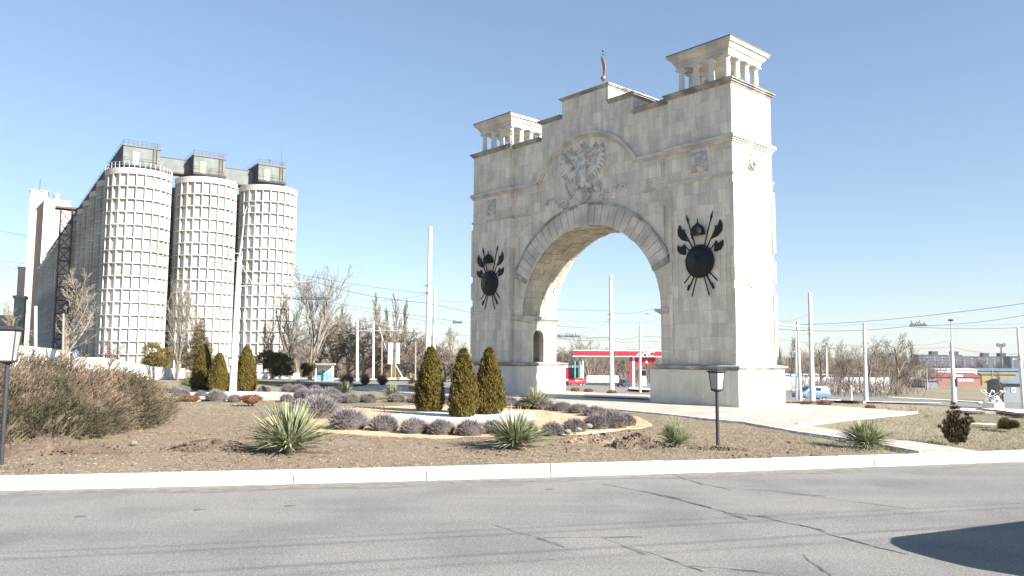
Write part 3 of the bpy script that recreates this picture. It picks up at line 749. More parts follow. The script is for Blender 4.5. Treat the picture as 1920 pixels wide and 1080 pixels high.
# tail, legs, sceptre, orb
for k, (u, v) in enumerate(((440, 812), (462, 835), (487, 850), (513, 857), (538, 858), (563, 850), (588, 836), (610, 818), (626, 790))): petal(528+(k-4)*5, 690, u, v, .22, .14)
petal(500, 640, 440, 720, .42, .2); petal(560, 640, 640, 690, .42, .2)
curl([(480, 690), (475, 725), (450, 745), (410, 768)], .075); curl([(570, 680), (580, 710), (615, 722), (655, 724)], .075)
for dx in (-12, 0, 12): petal(432+dx, 752, 400+dx, 790, .09, .09)
curl([(345, 650), (360, 700), (378, 755), (392, 800)], .055); petal(380, 780, 404, 815, .22, .14)
c = ez(695, 680); mb.ell((c[0], YF-.05, c[1]), (.33, 0, 0), (0, .22, 0), (0, 0, .38), 14, 8); curl([(660, 690), (695, 682), (730, 688)], .05); petal(690, 630, 700, 602, .1, .1)
for sc_ in (0,):
    curl([(745, 822), (722, 822), (700, 806), (698, 780), (715, 755), (745, 748), (785, 765), (825, 765), (852, 750), (866, 725), (858, 703), (840, 703), (835, 722), (848, 732)], .075, r1=.04)
    curl([(860, 735), (880, 695), (905, 670), (940, 658), (972, 662), (988, 680), (980, 700), (962, 702)], .07, r1=.05)
    petal(700, 800, 735, 830, .2, .1); petal(715, 790, 745, 800, .15, .1)
    for u in (770, 790, 810, 828): petal(u, 770, u+3, 806, .13, .09)
    petal(930, 665, 960, 690, .13, .1)
    curl([(310, 905), (335, 912), (362, 890), (374, 858), (360, 832), (330, 826), (300, 845), (275, 872), (250, 868), (228, 845), (228, 822), (245, 822), (250, 840)], .075, r1=.04)
    curl([(230, 855), (212, 832), (190, 818), (165, 822), (145, 838), (130, 862), (140, 882), (155, 880)], .07, r1=.05)
    petal(330, 912, 350, 880, .2, .1)
    for u in (300, 285, 268): petal(u, 868, u-3, 905, .13, .09)
    petal(150, 845, 170, 870, .13, .1)
mb.build('eagle_relief', M['relief'], arch, smooth=True)
# shield emblems
def emblem(cx):
    Zc = 8.36; y0 = -.16
    mb = MB(); mb.lathe([(.99, .07), (1.0, 0), (.97, -.04), (.9, -.05), (.86, -.03), (.8, -.1), (.62, -.2), (.4, -.27), (.16, -.31), (.13, -.36), (.06, -.4), (0.001, -.41)], 40, (cx, y0, Zc), 'y')
    sh = mb.build('shield', M['black'], arch, smooth=True, recalc=True)
    sh['label'] = 'black iron shield with crossed spears and axes'
    P = lambda u, v, y=y0: (cx+u, y, Zc+v)
    for s in (-1, 1):
        yy = y0+.07+.02*s
        mb = MB(); mb.tube([P(-s*.62, -2.05, yy), P(s*.8, 2.5, yy)], .035, 7)
        mb.tube([P(s*.79, 2.42, yy), P(s*.8, 2.52, yy), P(s*.82, 2.57, yy), P(s*.92, 2.92, yy)], [.05, .05, .075, .008], 6); mb.build('spear', M['black'], sh)
        for (bt, tp, hd) in (((.9, -1.68), (1.17, 2.02), [(1.4, 2.34), (1.56, 2.02), (1.5, 1.67), (1.24, 1.38), (.84, 1.27), (.98, 1.5), (1.02, 1.78), (1.1, 1.95), (1.26, 2.02)]),
                             ((1.17, -1.22), (1.17, 1.12), [(1.58, 1.12), (1.58, .83), (1.42, .58), (1.12, .47), (.96, .52), (1.0, .78), (1.05, .97), (1.16, 1.04), (1.36, .98)])):
            mb = MB(); mb.tube([P(-s*bt[0], bt[1], yy+.03), P(s*tp[0], tp[1], yy+.03)], [.055, .035] if bt[0] < 1 else .04, 7)
            mb.prism([(s*u, v) for u, v in hd], yy-.03, yy+.05, lambda u, v, a: (cx+u, a, Zc+v)); 
            tx, tz = s*tp[0], tp[1]; mb.tube([P(tx-s*.04, tz-.1, yy), P(tx-s*.17, tz+.0, yy)], [.05, .02], 5)
            mb.build('axe', M['black'], sh, recalc=True)
        mb = MB(); mb.tube([P(s*.9*-1, -1.65, yy), P(s*.9*-1+s*.1, -1.35, yy)], .065, 7); mb.build('axe_butt', M['black'], sh)
    mb = MB(); mb.lathe([(.4, 0), (.43, .06), (.42, .22), (.33, .42), (.16, .56), (.05, .66), (.025, .9), (.005, .98)], 20, (cx, y0-.12, Zc+1.62), 'z')
    mb.lathe([(.42, -.06), (.44, .02), (.42, .08)], 20, (cx, y0-.12, Zc+1.62), 'z')
    mb.box(cx-.3, cx-.17, y0-.35, y0-.3, Zc+1.32, Zc+1.66); mb.build('helmet', M['black'], sh, smooth=False)
emblem(9.68); emblem(-9.68)
# vane
vx = .15
mb = MB(); mb.tube([(vx, D/2, 21.1), (vx, D/2, 22.8)], .05, 8); mb.tube([(vx, D/2, 22.3), (vx, D/2, 24.75)], .022, 6); mb.lathe([(.03, 0), (.09, .05), (.03, .12)], 8, (vx, D/2, 24.38))
mb.lathe([(.02, 0), (.1, .04), (.1, .1), (.02, .14)], 8, (vx, D/2, 24.62))
vane = mb.build('weather_vane', M['lead'], arch)
mb = MB(); mb.ell((vx, D/2, 22.64), (.2, 0, 0), (0, .2, 0), (0, 0, .2), 16, 10); mb.build('ball', M['gold'], vane, smooth=True)
mb = MB(); bl = [(.06, 22.6), (.2, 22.75), (.28, 23.2), (.25, 23.7), (.08, 24.2), (-.28, 24.75), (-.2, 24.2), (-.06, 23.6), (-.0, 23.0)]
mb.prism([(vx+u*.8, 22.86+(v-22.6)*.7) for u, v in bl], D/2-.03, D/2+.03, XZ); mb.build('pennant', M['gold'], vane, recalc=True)
# ------------------------------------------------------------------ vegetation builders
def rv(s=1): return Vector((random.gauss(0, 1), random.gauss(0, 1), random.gauss(0, 1))).normalized()*s
def blade(mb, p, d, L, w, bend=.0, seg=1):
    """thin pointed leaf from p along d"""
    d = Vector(d).normalized(); side = d.cross(rv()).normalized()*w/2
    if seg == 1: mb.tri(p-side, p+side, p+d*L)
    else:
        q = p+d*L*.55; e = (d+Vector((0, 0, -bend))).normalized()
        n = len(mb.v); t = q+e*L*.45; s2 = side*.8
        mb.v += [tuple(p-side), tuple(p+side), tuple(q+s2), tuple(q-s2), tuple(t)]; mb.f += [(n, n+1, n+2, n+3), (n+3, n+2, n+4)]
def make_thuja(seed, H=3.0, R=.62, n=15000):
    random.seed(seed); mb = MB(); ph = random.uniform(0, 6)
    def rad(f, a): return R*(1-f**2.0)**.8*(.66+.34*min(1, f*5+.35))*(1+.1*sin(3*a+ph+f*5)+.07*sin(7*a+f*17))+.02
    for i in range(n):
        f = random.random()**1.15*.985; a = random.uniform(0, 2*pi); r = rad(f, a)*(random.uniform(.76, 1.04) if random.random() > .07 else random.uniform(1.03, 1.17))*(1+.09*sin(a*9+f*31+ph)*sin(f*46+a*4)+.05*sin(a*17+f*60))
        p = Vector((r*cos(a), r*sin(a), f*H+.03)); d = Vector((cos(a)*.5, sin(a)*.5, 1.1))+rv(.45)
        L = random.uniform(.06, .17); w_ = random.uniform(.025, .06); dn = d.normalized()
        s_ = dn.cross(Vector((cos(a), sin(a), 0))+rv(.9)).normalized()*w_/2; q = p+dn*L
        mb.quad(p-s_*.6, p+s_*.6, q+s_, q-s_)
    mb.lathe([(R*.55, .05), (R*.62, H*.2), (R*.5, H*.5), (R*.28, H*.78), (.03, H*.95)], 12)
    return mb
def plant_thuja(px, by, ty_, wpx, seed, label, group):
    P = G(px, by); H = A(px, ty_, P.y).z-P.z; R = wpx/2*P.y/F
    t = empty('thuja', (P.x, P.y, P.z), random.uniform(0, 6), label, 'evergreen', group)
    make_thuja(seed, H, R*1.02).build('crown', M['thuja'], t)
    mb = MB(); mb.tube([(0, 0, -.05), (0, 0, .4)], .06, 7); mb.build('trunk', M['bark'], t)
for i, a in enumerate([(806, 771, 653, 47, 'leftmost of the three cone thujas on the white gravel disc'), (868, 781, 657, 46, 'cone thuja nearest the road, middle of the three on white gravel'), (917, 776, 655, 48, 'rightmost of the three cone thujas on the white gravel disc')]):
    plant_thuja(*a[:4], 20+i, a[4], 'trimmed thujas in the round gravel beds')
for i, a in enumerate([(379, 732, 648, 38, 'left one of the three thujas by the far gravel bed, touching its neighbour'), (409, 735, 664, 32, 'short thuja left of the white lamp pole in the far bed'), (460, 734, 650, 36, 'thuja right of the white lamp pole in the far bed')]):
    plant_thuja(*a[:4], 30+i, a[4], 'trimmed thujas in the round gravel beds')
def make_yucca(seed, R, n=330):
    random.seed(seed); mb = MB()
    for i in range(n):
        a = random.uniform(0, 2*pi); el = random.random()**1.15*1.42+.04; L = R*random.uniform(.78, 1.12)
        d = Vector((cos(a)*cos(el), sin(a)*cos(el), sin(el))); p = Vector((cos(a)*.05*R, sin(a)*.05*R, R*.06+random.uniform(0, .16)*R))
        s_ = d.cross(Vector((0, 0, 1))+rv(.15)).normalized(); w_ = R*random.uniform(.016, .026); up = s_.cross(d)*w_*.5; g = Vector((0, 0, -.16*L*random.random()*cos(el)))
        n0 = len(mb.v); q = p+d*L*.5; t = p+d*L+g
        mb.v += [tuple(v) for v in (p-s_*w_*.7, p-up, p+s_*w_*.7, q-s_*w_, q-up, q+s_*w_, t)]
        mb.f += [(n0, n0+1, n0+4, n0+3), (n0+1, n0+2, n0+5, n0+4), (n0+3, n0+4, n0+6), (n0+4, n0+5, n0+6)]
    mb.lathe([(R*.05, -.02), (R*.08, R*.05), (R*.04, R*.2)], 8)
    return mb
YG = 'spiky yuccas scattered over the garden bed'
for i, (px, by, h, wd, lb) in enumerate([(543, 846, 82, 158, 'largest yucca, pale green and spiky, near the kerb left of the thujas'), (967, 839, 62, 130, 'big dark green yucca below the right-hand thuja'),
    (1267, 837, 46, 66, 'small yucca beside the black garden lamp at right'), (1625, 838, 48, 100, 'wide dark yucca beside the footpath at right'),
    (1005, 766, 36, 78, 'yucca close to the left pedestal of the arch'), (645, 743, 26, 38, 'left small yucca in front of the red twig bushes'),
    (736, 746, 24, 38, 'small yucca in front of the paving left of the thujas'), (352, 727, 22, 34, 'faint small yucca left of the far thujas')]):
    P = G(px, by); R = .62*wd*P.y/F; Hh = 1.04*h*P.y/F
    o = make_yucca(50+i, max(R, Hh)).build('yucca', M['yucca'], None, loc=(P.x, P.y, P.z)); o.scale = (R/max(R, Hh), R/max(R, Hh), Hh/max(R, Hh))
    tag(o, lb, 'yucca', YG)
# lavender cushions
def make_lav(seed, n=3000):
    random.seed(seed); mb = MB()
    for i in range(n):
        a = random.uniform(0, 2*pi); el = math.asin(random.random()); d = Vector((cos(a)*cos(el), sin(a)*cos(el), sin(el)))
        rr = random.uniform(.25, .6); p = Vector((d.x*rr*.48, d.y*rr*.48, d.z*rr*.5+.02)); dd = d*.8+Vector((0, 0, .55))+rv(.28)
        L = random.uniform(.16, .27)*(1.1-.3*rr)*(1+.2*sin(a*3+seed)); blade(mb, p, dd, L, .016, .1, 2)
    return mb
LV = []
for k in range(3):
    t = empty('lavender_bush', (0, 0, -50)); make_lav(70+k).build('stems', M['lav'], t); mb = MB(); mb.ell((0, 0, .1), (.36, 0, 0), (0, .36, 0), (0, 0, .27), 12, 8); mb.build('woody_core', M['lavcore'], t); LV.append(t)
used = set()
def lav(x, y, z, sx, sz, label, grp):
    k = random.randrange(3); t = LV[k]
    rz = random.uniform(0, 6)
    if k in used: t = copy_tree(t)
    used.add(k); t.location = (x, y, z); t.rotation_euler = (0, 0, rz); t.scale = (sx, sx, sz); tag(t, label, 'lavender', grp)
random.seed(5)
GL = 'grey lavender cushions ringing the gravel beds'
def ringname(i, nn, arc, bed): return f'grey lavender cushion, {ORD[i]} from left in the {arc} arc {bed}'
fr = [(600, 782, 78), (652, 803, 72), (684, 803, 0), (720, 806, 57), (776, 811, 54), (826, 813, 52), (880, 815, 54), (925, 812, 46), (990, 812, 40), (1037, 814, 44), (1078, 808, 46), (1118, 803, 50), (1150, 801, 56), (1172, 797, 44)]
fr = [f for f in fr if f[2]]
for i, (px, by, wd) in enumerate(fr):
    P = G(px, by); s_ = wd*P.y/F/.78; lav(P.x, P.y, P.z-.02, s_, s_*.82+.1, ringname(i, 0, 'front', 'round the thujas'), GL)
bk = [(548, 776, 40), (566, 768, 50), (590, 760, 44), (622, 756, 40), (655, 753, 38), (690, 752, 36), (742, 752, 34), (778, 753, 32), (832, 755, 34), (952, 760, 40), (985, 765, 40), (1020, 767, 40), (1055, 770, 42), (1085, 774, 42), (1115, 779, 44), (1145, 786, 46)]
for i, (px, by, wd) in enumerate(bk):
    P = G(px, by); s_ = wd*P.y/F/.78; lav(P.x, P.y, P.z-.02, s_, s_*.7, ringname(i, 0, 'back', 'round the thujas'), GL)
r2 = [(342, 744, 30), (376, 744, 24), (405, 751, 40), (440, 752, 26), (538, 751, 26), (568, 748, 38), (590, 749, 40), (618, 748, 42), (560, 736, 30), (540, 733, 26), (495, 735, 24), (590, 735, 26), (640, 748, 22), (345, 735, 22), (330, 738, 24)]
for i, (px, by, wd) in enumerate(r2):
    P = G(px, by); s_ = wd*P.y/F/.78; lav(P.x, P.y, P.z-.02, s_, s_*.85, f'grey lavender cushion of the far bed, {ORD[i]} one round its edge', GL)
r3 = [(1838, 771), (1852, 773), (1866, 774), (1880, 776), (1894, 778), (1908, 780), (1918, 781)]
for i, (px, by) in enumerate(r3):
    P = G(px, by); lav(P.x, P.y, P.z-.02, .75, .4, f'low lavender clump below the frame monument, {ORD[i]} from the left', 'lavender clumps below the frame monument')
# little barberry balls, red twig bushes
def make_ball(seed, n, fl=.75, L=(.1, .22), w=.02, core=.36, up=.4):
    random.seed(seed); mb = MB()
    for i in range(n):
        a = random.uniform(0, 2*pi); el = math.asin(random.random()*.98)-.1; d = Vector((cos(a)*cos(el), sin(a)*cos(el), sin(el)*fl)); r = random.uniform(.2, .42)
        blade(mb, d*r+Vector((0, 0, .08)), d+rv(.6)+Vector((0, 0, up)), random.uniform(*L), w, .1, 2)
    if core: mb.ell((0, 0, .12), (core, 0, 0), (0, core, 0), (0, 0, core*.8), 12, 8)
    return mb
BB = [make_ball(81, 1100).build('barberry_bush', M['barb'])]; BB[0].location.z = -50; firstb = True
for i, (px, by, wd, lb) in enumerate([(1078, 734, 19, 'leftmost small brown clipped bush seen through the arch'), (1103, 735, 19, 'middle small brown clipped bush seen through the arch'), (1147, 738, 19, 'brown clipped bush at the foot of the pole inside the arch'),
    (1477, 757, 9, 'half hidden brown bush beside the right pedestal'), (1511, 759, 20, 'dark reddish low bush left of the tall white pole base'), (1546, 760, 27, 'yellowish brown bush right of the tall white pole base'), (1632, 766, 20, 'small red brown bush on the right edge of the paving'),
    (432, 0, 0, '')]):
    if not wd: continue
    P = G(px, by); s_ = wd*P.y/F/1.0
    o = BB[0] if firstb else BB[0].copy()
    if not firstb: col.objects.link(o)
    firstb = False
    o.location = (P.x, P.y, P.z); o.scale = (s_, s_, s_*.85); o.rotation_euler = (0, 0, i*1.3); tag(o, lb, 'bush', 'small clipped barberry bushes round the paving')
for i, (px, by, wd, h, lb) in enumerate([(354, 751, 44, 20, 'dark red brown low bush in front of the leftmost far thuja'), (470, 760, 48, 26, 'flat topped reddish shrub with bare forked stems in front of the far bed')]):
    P = G(px, by); s_ = wd*P.y/F; o = make_ball(85+i, 1300).build('barberry_bush', M['barb']); o.location = P; o.scale = (s_, s_*.8, h*P.y/F*1.1); tag(o, lb, 'bush')
    if i: o.location.z += .22; mb = MB(); [mb.tube([(x*.12, 0, .2), (x*.03, 0, -.25)], .02, 5) for x in (-2, 1, 2)]; mb.build('stem', M['bark'], o)
for i, (px, by, h, wd, lb) in enumerate([(650, 722, 33, 42, 'left reddish twiggy bush below the billboard'), (684, 722, 30, 26, 'middle reddish twiggy bush at the foot of the white pole'), (717, 722, 31, 30, 'right reddish twiggy bush left of the billboard stand')]):
    P = G(px, by); random.seed(90+i); mb = MB(); Hh = h*P.y/F; Rr = wd/2*P.y/F
    for k in range(1500):
        a = random.uniform(0, 2*pi); sp_ = random.random()**.6; b0 = Vector((cos(a), sin(a), 0))*Rr*.25*random.random(); tp = Vector((cos(a)*Rr*sp_, sin(a)*Rr*sp_, Hh*(1-.4*sp_*sp_)*random.uniform(.45, 1)))
        blade(mb, b0+(tp-b0)*random.uniform(0, .5), tp-b0+rv(.2), (tp-b0).length*.5, .028)
    o = mb.build('twig_bush', M['redtwig'], None, loc=P); tag(o, lb, 'bush', 'reddish twig bushes in front of the poles')
# irregular junipers, conifers
def clump_bush(seed, blobs, n, L, w, lean=(0, 0, .5), flat=0):
    random.seed(seed); mb = MB(); tot = sum(r[3]**2 for r in blobs)
    for (x, y, z, r) in blobs:
        c = Vector((x, y, z))
        for k in range(int(n*r*r/tot)):
            d = rv(); 
            if d.z < -.55: d.z = -d.z
            p = c+Vector((d.x*r, d.y*r, d.z*r*.85))*random.uniform(.6, 1.05)*(1+.18*sin(d.x*9+x)*sin(d.z*8+d.y*7))
            if p.z < .03: continue
            blade(mb, p, d*.6+Vector(lean)+rv(.5), random.uniform(*L), random.uniform(*w), .1, 2)
    return mb
def bush_at(px, by, ty_, wpx, m, seed, label, n=6000, nb=9, lean=(0, 0, .5), name='conifer_bush', cone=False, Lk=1.):
    P = G(px, by); Hh = A(px, ty_, P.y).z-P.z; R = wpx/2*P.y/F; random.seed(seed); bl = []
    for k in range(nb):
        if cone: f = k/(nb-1); bl.append((random.uniform(-1, 1)*R*.5*(1-f), random.uniform(-.4, .4)*R*(1-f), Hh*(.12+.78*f), R*(.62*(1-f)+.13)))
        else:
            a = random.uniform(0, 2*pi); q = random.uniform(.1, .6); zz = random.uniform(.25, .72); bl.append((cos(a)*R*q, sin(a)*R*q, Hh*zz, min(R*.5, Hh*.3)*random.uniform(.7, 1.1)))
    o = clump_bush(seed, bl, n, (.12*Lk, .3*Lk), (.02*Lk, .05*Lk), lean).build(name, m, None, loc=P)
    return tag(o, label, 'shrub')
bush_at(291, 702, 642, 70, M['leafyel'], 101, 'golden green juniper bush in front of the first silo', 14000, 11, Lk=1.3)
bush_at(243, 690, 655, 40, M['leafyel'], 102, 'small golden juniper at the left of the larger one', 7000, 7, Lk=1.3)
bush_at(374, 712, 590, 70, M['conif'], 103, 'tall ragged bronzed conifer behind the far thujas', 13000, 13, cone=True, Lk=1.2)
bush_at(346, 700, 622, 26, M['conif'], 111, 'slim ragged conifer left of the tall bronzed one', 5000, 9, cone=True, Lk=1.1)
bush_at(516, 716, 657, 76, M['leafdark'], 104, 'broad dark green juniper right of the far thujas', 16000, 12, Lk=1.2)
bush_at(577, 716, 678, 30, M['leafdark'], 105, 'small dark round juniper left of the white and teal hut', 6000, 7, Lk=1.1)
P = G(1793, 832); Hh = A(1793, 757, P.y).z-P.z; bl = []; random.seed(6)
for (x, f) in ((-.33, .55), (-.2, .78), (-.03, 1.), (.1, .9), (.2, .6), (.38, .72), (.52, .62), (-.45, .4)):
    for q in range(9): g = q/8; bl.append((x*Hh*(.25+.75*g)*.8, random.uniform(-.1, .1), Hh*f*(.12+.85*g), Hh*(.085-.045*g)))
cb_ = clump_bush(6, bl, 9000, (.05, .13), (.015, .03), (0, 0, 1.)); o = cb_.build('conifer_bush', M['conif2'], None, loc=P); tag(o, 'sparse brown conifer standing on the dry grass at right', 'shrub')
mb = MB(); [mb.tube([(0, 0, -.05), (x*Hh*.5, 0, Hh*f*.5), (x*Hh*.78, 0, Hh*f*.85)], [.03, .02, .01], 5) for (x, f) in ((-.33, .55), (-.03, 1.), (.1, .9), (.38, .72), (.52, .62))]; mb.build('stem', M['bark'], o)
bush_at(1892, 806, 790, 70, M['leafdark'], 107, 'flat dark juniper mat at the right edge of the photo', 9000, 10, Lk=.7)
for i, (px, by, tt, wd) in enumerate([(773, 723, 707, 14), (775, 740, 722, 18)]): bush_at(px, by, tt, wd, M['leafdark'], 120+i, ['tiny dark shrub just left of the front thujas', 'small upright shrub at the paving edge left of the front thujas'][i], 1500, 5, Lk=.6)
# big leaning winter juniper at left: feathery sprays
def spray_mass(name, foot, n, seed, label, m, dirv=(.75, -.1, .72)):
    """foot: list of (x,y,r,h) domes; sprays lean to one side"""
    random.seed(seed); mb = MB(); tot = sum(f[2]*(f[2]+f[3]) for f in foot); dv = Vector(dirv)
    for (x, y, r, h) in foot:
        for k in range(int(n*r*(r+h)/tot)):
            d = rv(); d.z = abs(d.z)*.98+.0
            q = random.uniform(.72, 1.03)*(1+.12*sin(d.x*6+x*2)*sin(d.y*7+y)); p = Vector((x+d.x*r*q, y+d.y*r*q, .05+d.z*h*q))
            dd = (dv+d*.45+rv(.22)).normalized(); Ls = random.uniform(.3, .75)
            blade(mb, p, dd, Ls, .022, .25, 2)
            for b_ in range(4):
                f = random.uniform(.05, .8); blade(mb, p+dd*Ls*f, dd+rv(.55), random.uniform(.1, .22), .03)
    for (x, y, r, h) in foot: mb.ell((x, y, .1), (r*.74, 0, 0), (0, r*.74, 0), (0, 0, h*.72), 14, 8)
    c = (foot[0][0], foot[0][1]); mb.v = [(a-c[0], b-c[1], z) for a, b, z in mb.v]
    return tag(mb.build(name, m, None, loc=(c[0], c[1], -.1)), label, 'shrub', 'spreading winter junipers at the left')
J = lambda px, d: (px-960)/F*d
spray_mass('juniper', [(J(60, 26), 26.3, 1.7, 2.0), (J(-30, 26), 26.5, 2.0, 2.2), (J(150, 27), 27.2, 1.6, 1.95), (J(110, 25), 25.6, 1.2, 1.3), (J(30, 24.6), 25, 1.1, 1.1)], 8200, 131, 'huge brown green spreading juniper behind the lamp at the left edge', M['junip'])
spray_mass('juniper', [(J(215, 29), 29.5, 1.7, 1.9), (J(248, 31), 31.2, 1.35, 1.45), (J(180, 29), 28.4, 1.3, 1.35)], 5200, 132, 'brown feathery juniper leaning right, next to the huge one', M['junip'])
spray_mass('juniper', [(J(215, 35), 35, 1.7, 2.1), (J(285, 36), 36.5, 1.05, 1.1), (J(100, 35), 35.6, 2.4, 2.5), (J(10, 35), 36, 2.6, 2.75)], 5600, 133, 'rear brown juniper with upright plumes, below the white wall', M['junip'])
# ------------------------------------------------------------------ bare trees
def grow(tr, cr_, p, d, L, r, lev, mx, prm):
    seg = 4 if lev < 2 else (3 if lev < mx else 2); P = [p]; q = p.copy(); dd = d.copy()
    for i in range(seg):
        dd = (dd+rv(prm['wob'])+Vector((0, 0, prm['up'][min(lev, len(prm['up'])-1)]))).normalized(); q = q+dd*L/seg; P.append(q.copy())
    e = r*.35 if lev < mx else r*.3
    (tr if lev < 1 else cr_).tube(P, [r+(e-r)*i/seg for i in range(seg+1)], 7 if lev == 0 else (4 if lev == 1 else 3), cap=False)
    if lev >= mx: return
    n = prm['n'][lev]
    for k in range(n):
        f = prm['f0'][lev]+(1-prm['f0'][lev])*(k+random.random())/n; f = min(f, .98)
        i = min(int(f*seg), seg-1); b = P[i].lerp(P[i+1], f*seg-i); t = (P[i+1]-P[i]).normalized()
        sd = t.cross(rv()).normalized(); an = prm['ang'][lev]*random.uniform(.7, 1.25); nd = (t*cos(an)+sd*sin(an)).normalized()
        ll = L*prm['len'][lev]*random.uniform(.7, 1.15)*(1.15-.65*f if lev == 0 else 1.1-.5*f)
        grow(tr, cr_, b, nd, ll, max(r*(1-.62*f)*prm['rr'], prm['rmin']), lev+1, mx, prm)
KINDS = dict(
 broad=dict(wob=.12, up=(.0, .06, .04, .02), n=(11, 7, 6, 4), f0=(.25, .2, .15, .1), ang=(.75, .7, .65, .6), len=(.62, .5, .48, .5), rr=.52, rmin=.016, h=.72, mx=4),
 fan=dict(wob=.08, up=(.0, .05, .04, .0), n=(11, 8, 5, 4), f0=(.04, .12, .15, .1), ang=(.36, .45, .5, .55), len=(1.05, .5, .45, .5), rr=.62, rmin=.014, h=.62, mx=4),
 poplar=dict(wob=.04, up=(.05, .14, .1, .06), n=(26, 8, 4), f0=(.1, .1, .1), ang=(.38, .34, .4), len=(.27, .5, .5), rr=.4, rmin=.022, h=.97, mx=3),
 pollard=dict(wob=.1, up=(.02, .12, .08, .03), n=(15, 9, 7, 4), f0=(.3, .15, .15, .1), ang=(.62, .6, .55, .6), len=(.52, .42, .42, .45), rr=.42, rmin=.015, h=.74, mx=4),
 young=dict(wob=.07, up=(.03, .1, .06), n=(16, 7, 4), f0=(.22, .1, .1), ang=(.6, .5, .5), len=(.38, .5, .5), rr=.5, rmin=.018, h=.92, mx=3),
 thick=dict(wob=.16, up=(.0, .03, .02, .0), n=(14, 8, 6, 4), f0=(.12, .1, .1, .1), ang=(.8, .75, .7, .7), len=(.6, .55, .5, .5), rr=.55, rmin=.028, h=.7, mx=4))
TP = {}
def tree_proto(kind, seed, m):
    prm = KINDS[kind]; random.seed(seed); tr, cr_ = MB(), MB(); Hn = 10.
    grow(tr, cr_, Vector((0, 0, -.1)), Vector((random.uniform(-.04, .04), random.uniform(-.04, .04), 1)).normalized(), Hn*prm['h'], {'poplar': .2, 'pollard': .24, 'fan': .15, 'young': .1}.get(kind, .24), 0, prm['mx'], prm)
    zm = max(v[2] for v in cr_.v); k = Hn/zm
    for b in (tr, cr_): b.v = [(x*k, y*k, z*k) for x, y, z in b.v]
    t = empty('bare_tree'); tr.build('trunk', M['bark'], t); cr_.build('crown', m, t); return t
def tree(kind, px, by, ty_, label, d=None, wf=1., var=0, m='twig', grp=None, name='bare_tree', cat='tree'):
    if d is None: P = G(px, by)
    else: P = A(px, 660, d); P.z = terr(P.x, P.y)
    Hh = A(px, ty_, P.y).z-P.z; key = (kind, var, m)
    if key not in TP: t = TP[key] = tree_proto(kind, 200+var*17+len(kind), M[m]); t.name = name
    else: t = copy_tree(TP[key])
    t.location = P; t.rotation_euler = (0, 0, random.uniform(0, 6.28)); s_ = Hh/10; t.scale = (s_*wf, s_*wf, s_); tag(t, label, cat, grp)
    return t
random.seed(77)
BG = 'bare trees round the roundabout'
tree('pollard', 118, 0, 496, 'thick pollarded pale tree in front of the shaded silo wall', 62, 1.15, 0, 'twigpale', BG)
tree('fan', 335, 0, 498, 'slender multi-stemmed bare tree before the gap of the first two silos', 84, .8, 0, 'twigpale', BG)
tree('fan', 372, 0, 540, 'thin pale tree in front of the middle silo', 88, .7, 1, 'twigpale', BG)
tree('fan', 582, 0, 486, 'tall vase-shaped bare tree right of the last silo', 84, 1.15, 2, 'twigpale', BG)
tree('fan', 546, 0, 515, 'bare tree rising in front of the right edge of the last silo', 90, .9, 1, 'twigpale', BG)
tree('fan', 512, 0, 575, 'low bare tree at the foot of the last silo', 92, .9, 0, 'twigpale', BG)
tree('broad', 12, 0, 563, 'bare tree at the extreme left edge', 140, 1., 0, 'twig', BG)
tree('broad', 205, 0, 632, 'small reddish bare bush tree left of the golden juniper', 66, 1.4, 0, 'twigbrown', BG)
for i, (px, t_) in enumerate([(708, 543), (729, 572), (748, 545), (645, 566), (698, 568), (758, 560)]):
    tree('poplar', px, 0, t_, ['tall slim poplar left of the billboard thicket peak', 'shorter poplar between the two tall ones', 'tall poplar nearest the big white pole', 'poplar right of the vase-shaped tree', 'slim poplar beside the tall left poplar', 'poplar just right of the tall right one'][i], 170+i*6, .9, i % 2, 'twig', 'poplars rising behind the thicket')
tk = [(560, 600), (600, 585), (630, 578), (655, 590), (682, 588), (708, 592), (735, 590), (762, 600), (788, 622), (815, 640), (835, 632), (872, 640), (895, 650), (575, 640), (618, 630), (668, 640), (720, 640), (770, 650)]
for i, (px, t_) in enumerate(tk):
    tree('thick', px, 0, t_, f'dense tangled bare tree of the thicket between silos and arch, {ORD[i]} one', 105+(i*37 % 40), 1.25, i % 2, 'twig', 'tangled bare trees between silos and arch')
tree('broad', 853, 0, 612, 'drooping bare tree just left of the arch, above the front thujas', 112, .95, 1, 'twig', BG)
tree('fan', 1104, 0, 622, 'broad vase-shaped bare tree behind the filling station canopy', 195, 1.35, 1, 'twig', BG)
for i, (px, t_, d) in enumerate([(1056, 648, 260), (1075, 655, 280), (1128, 650, 280), (1150, 655, 300), (1165, 652, 240), (1222, 655, 250), (1045, 655, 260)]):
    tree('thick', px, 0, t_, f'far bare tree behind the filling station, {ORD[i]} from left to right', d, 1.3, i % 2, 'twig', 'far bare trees behind the filling station')
rt = [('poplar', 1482, 622, 210), ('poplar', 1466, 650, 230), ('broad', 1536, 630, 170), ('young', 1556, 640, 150), ('fan', 1572, 632, 165), ('young', 1592, 640, 180), ('young', 1611, 646, 150), ('broad', 1628, 640, 185), ('young', 1640, 628, 150), ('young', 1655, 640, 135), ('broad', 1678, 622, 160), ('young', 1668, 640, 140), ('poplar', 1714, 634, 330), ('broad', 1702, 655, 300), ('broad', 1726, 662, 330), ('young', 1595, 668, 120), ('broad', 1500, 650, 190), ('young', 1520, 655, 170), ('thick', 1650, 668, 210), ('thick', 1690, 672, 260)]
for i, (k, px, t_, d) in enumerate(rt):
    tree(k, px, 0, t_, f'bare {dict(poplar="columnar poplar", broad="round-crowned tree", young="slender young tree", fan="vase-shaped tree", thick="bushy tree")[k]} on the right-hand verge, {ORD[i] if i < 20 else "last"} in the belt', d, 1.1, i % 2, 'twig', 'bare trees of the right-hand belt')
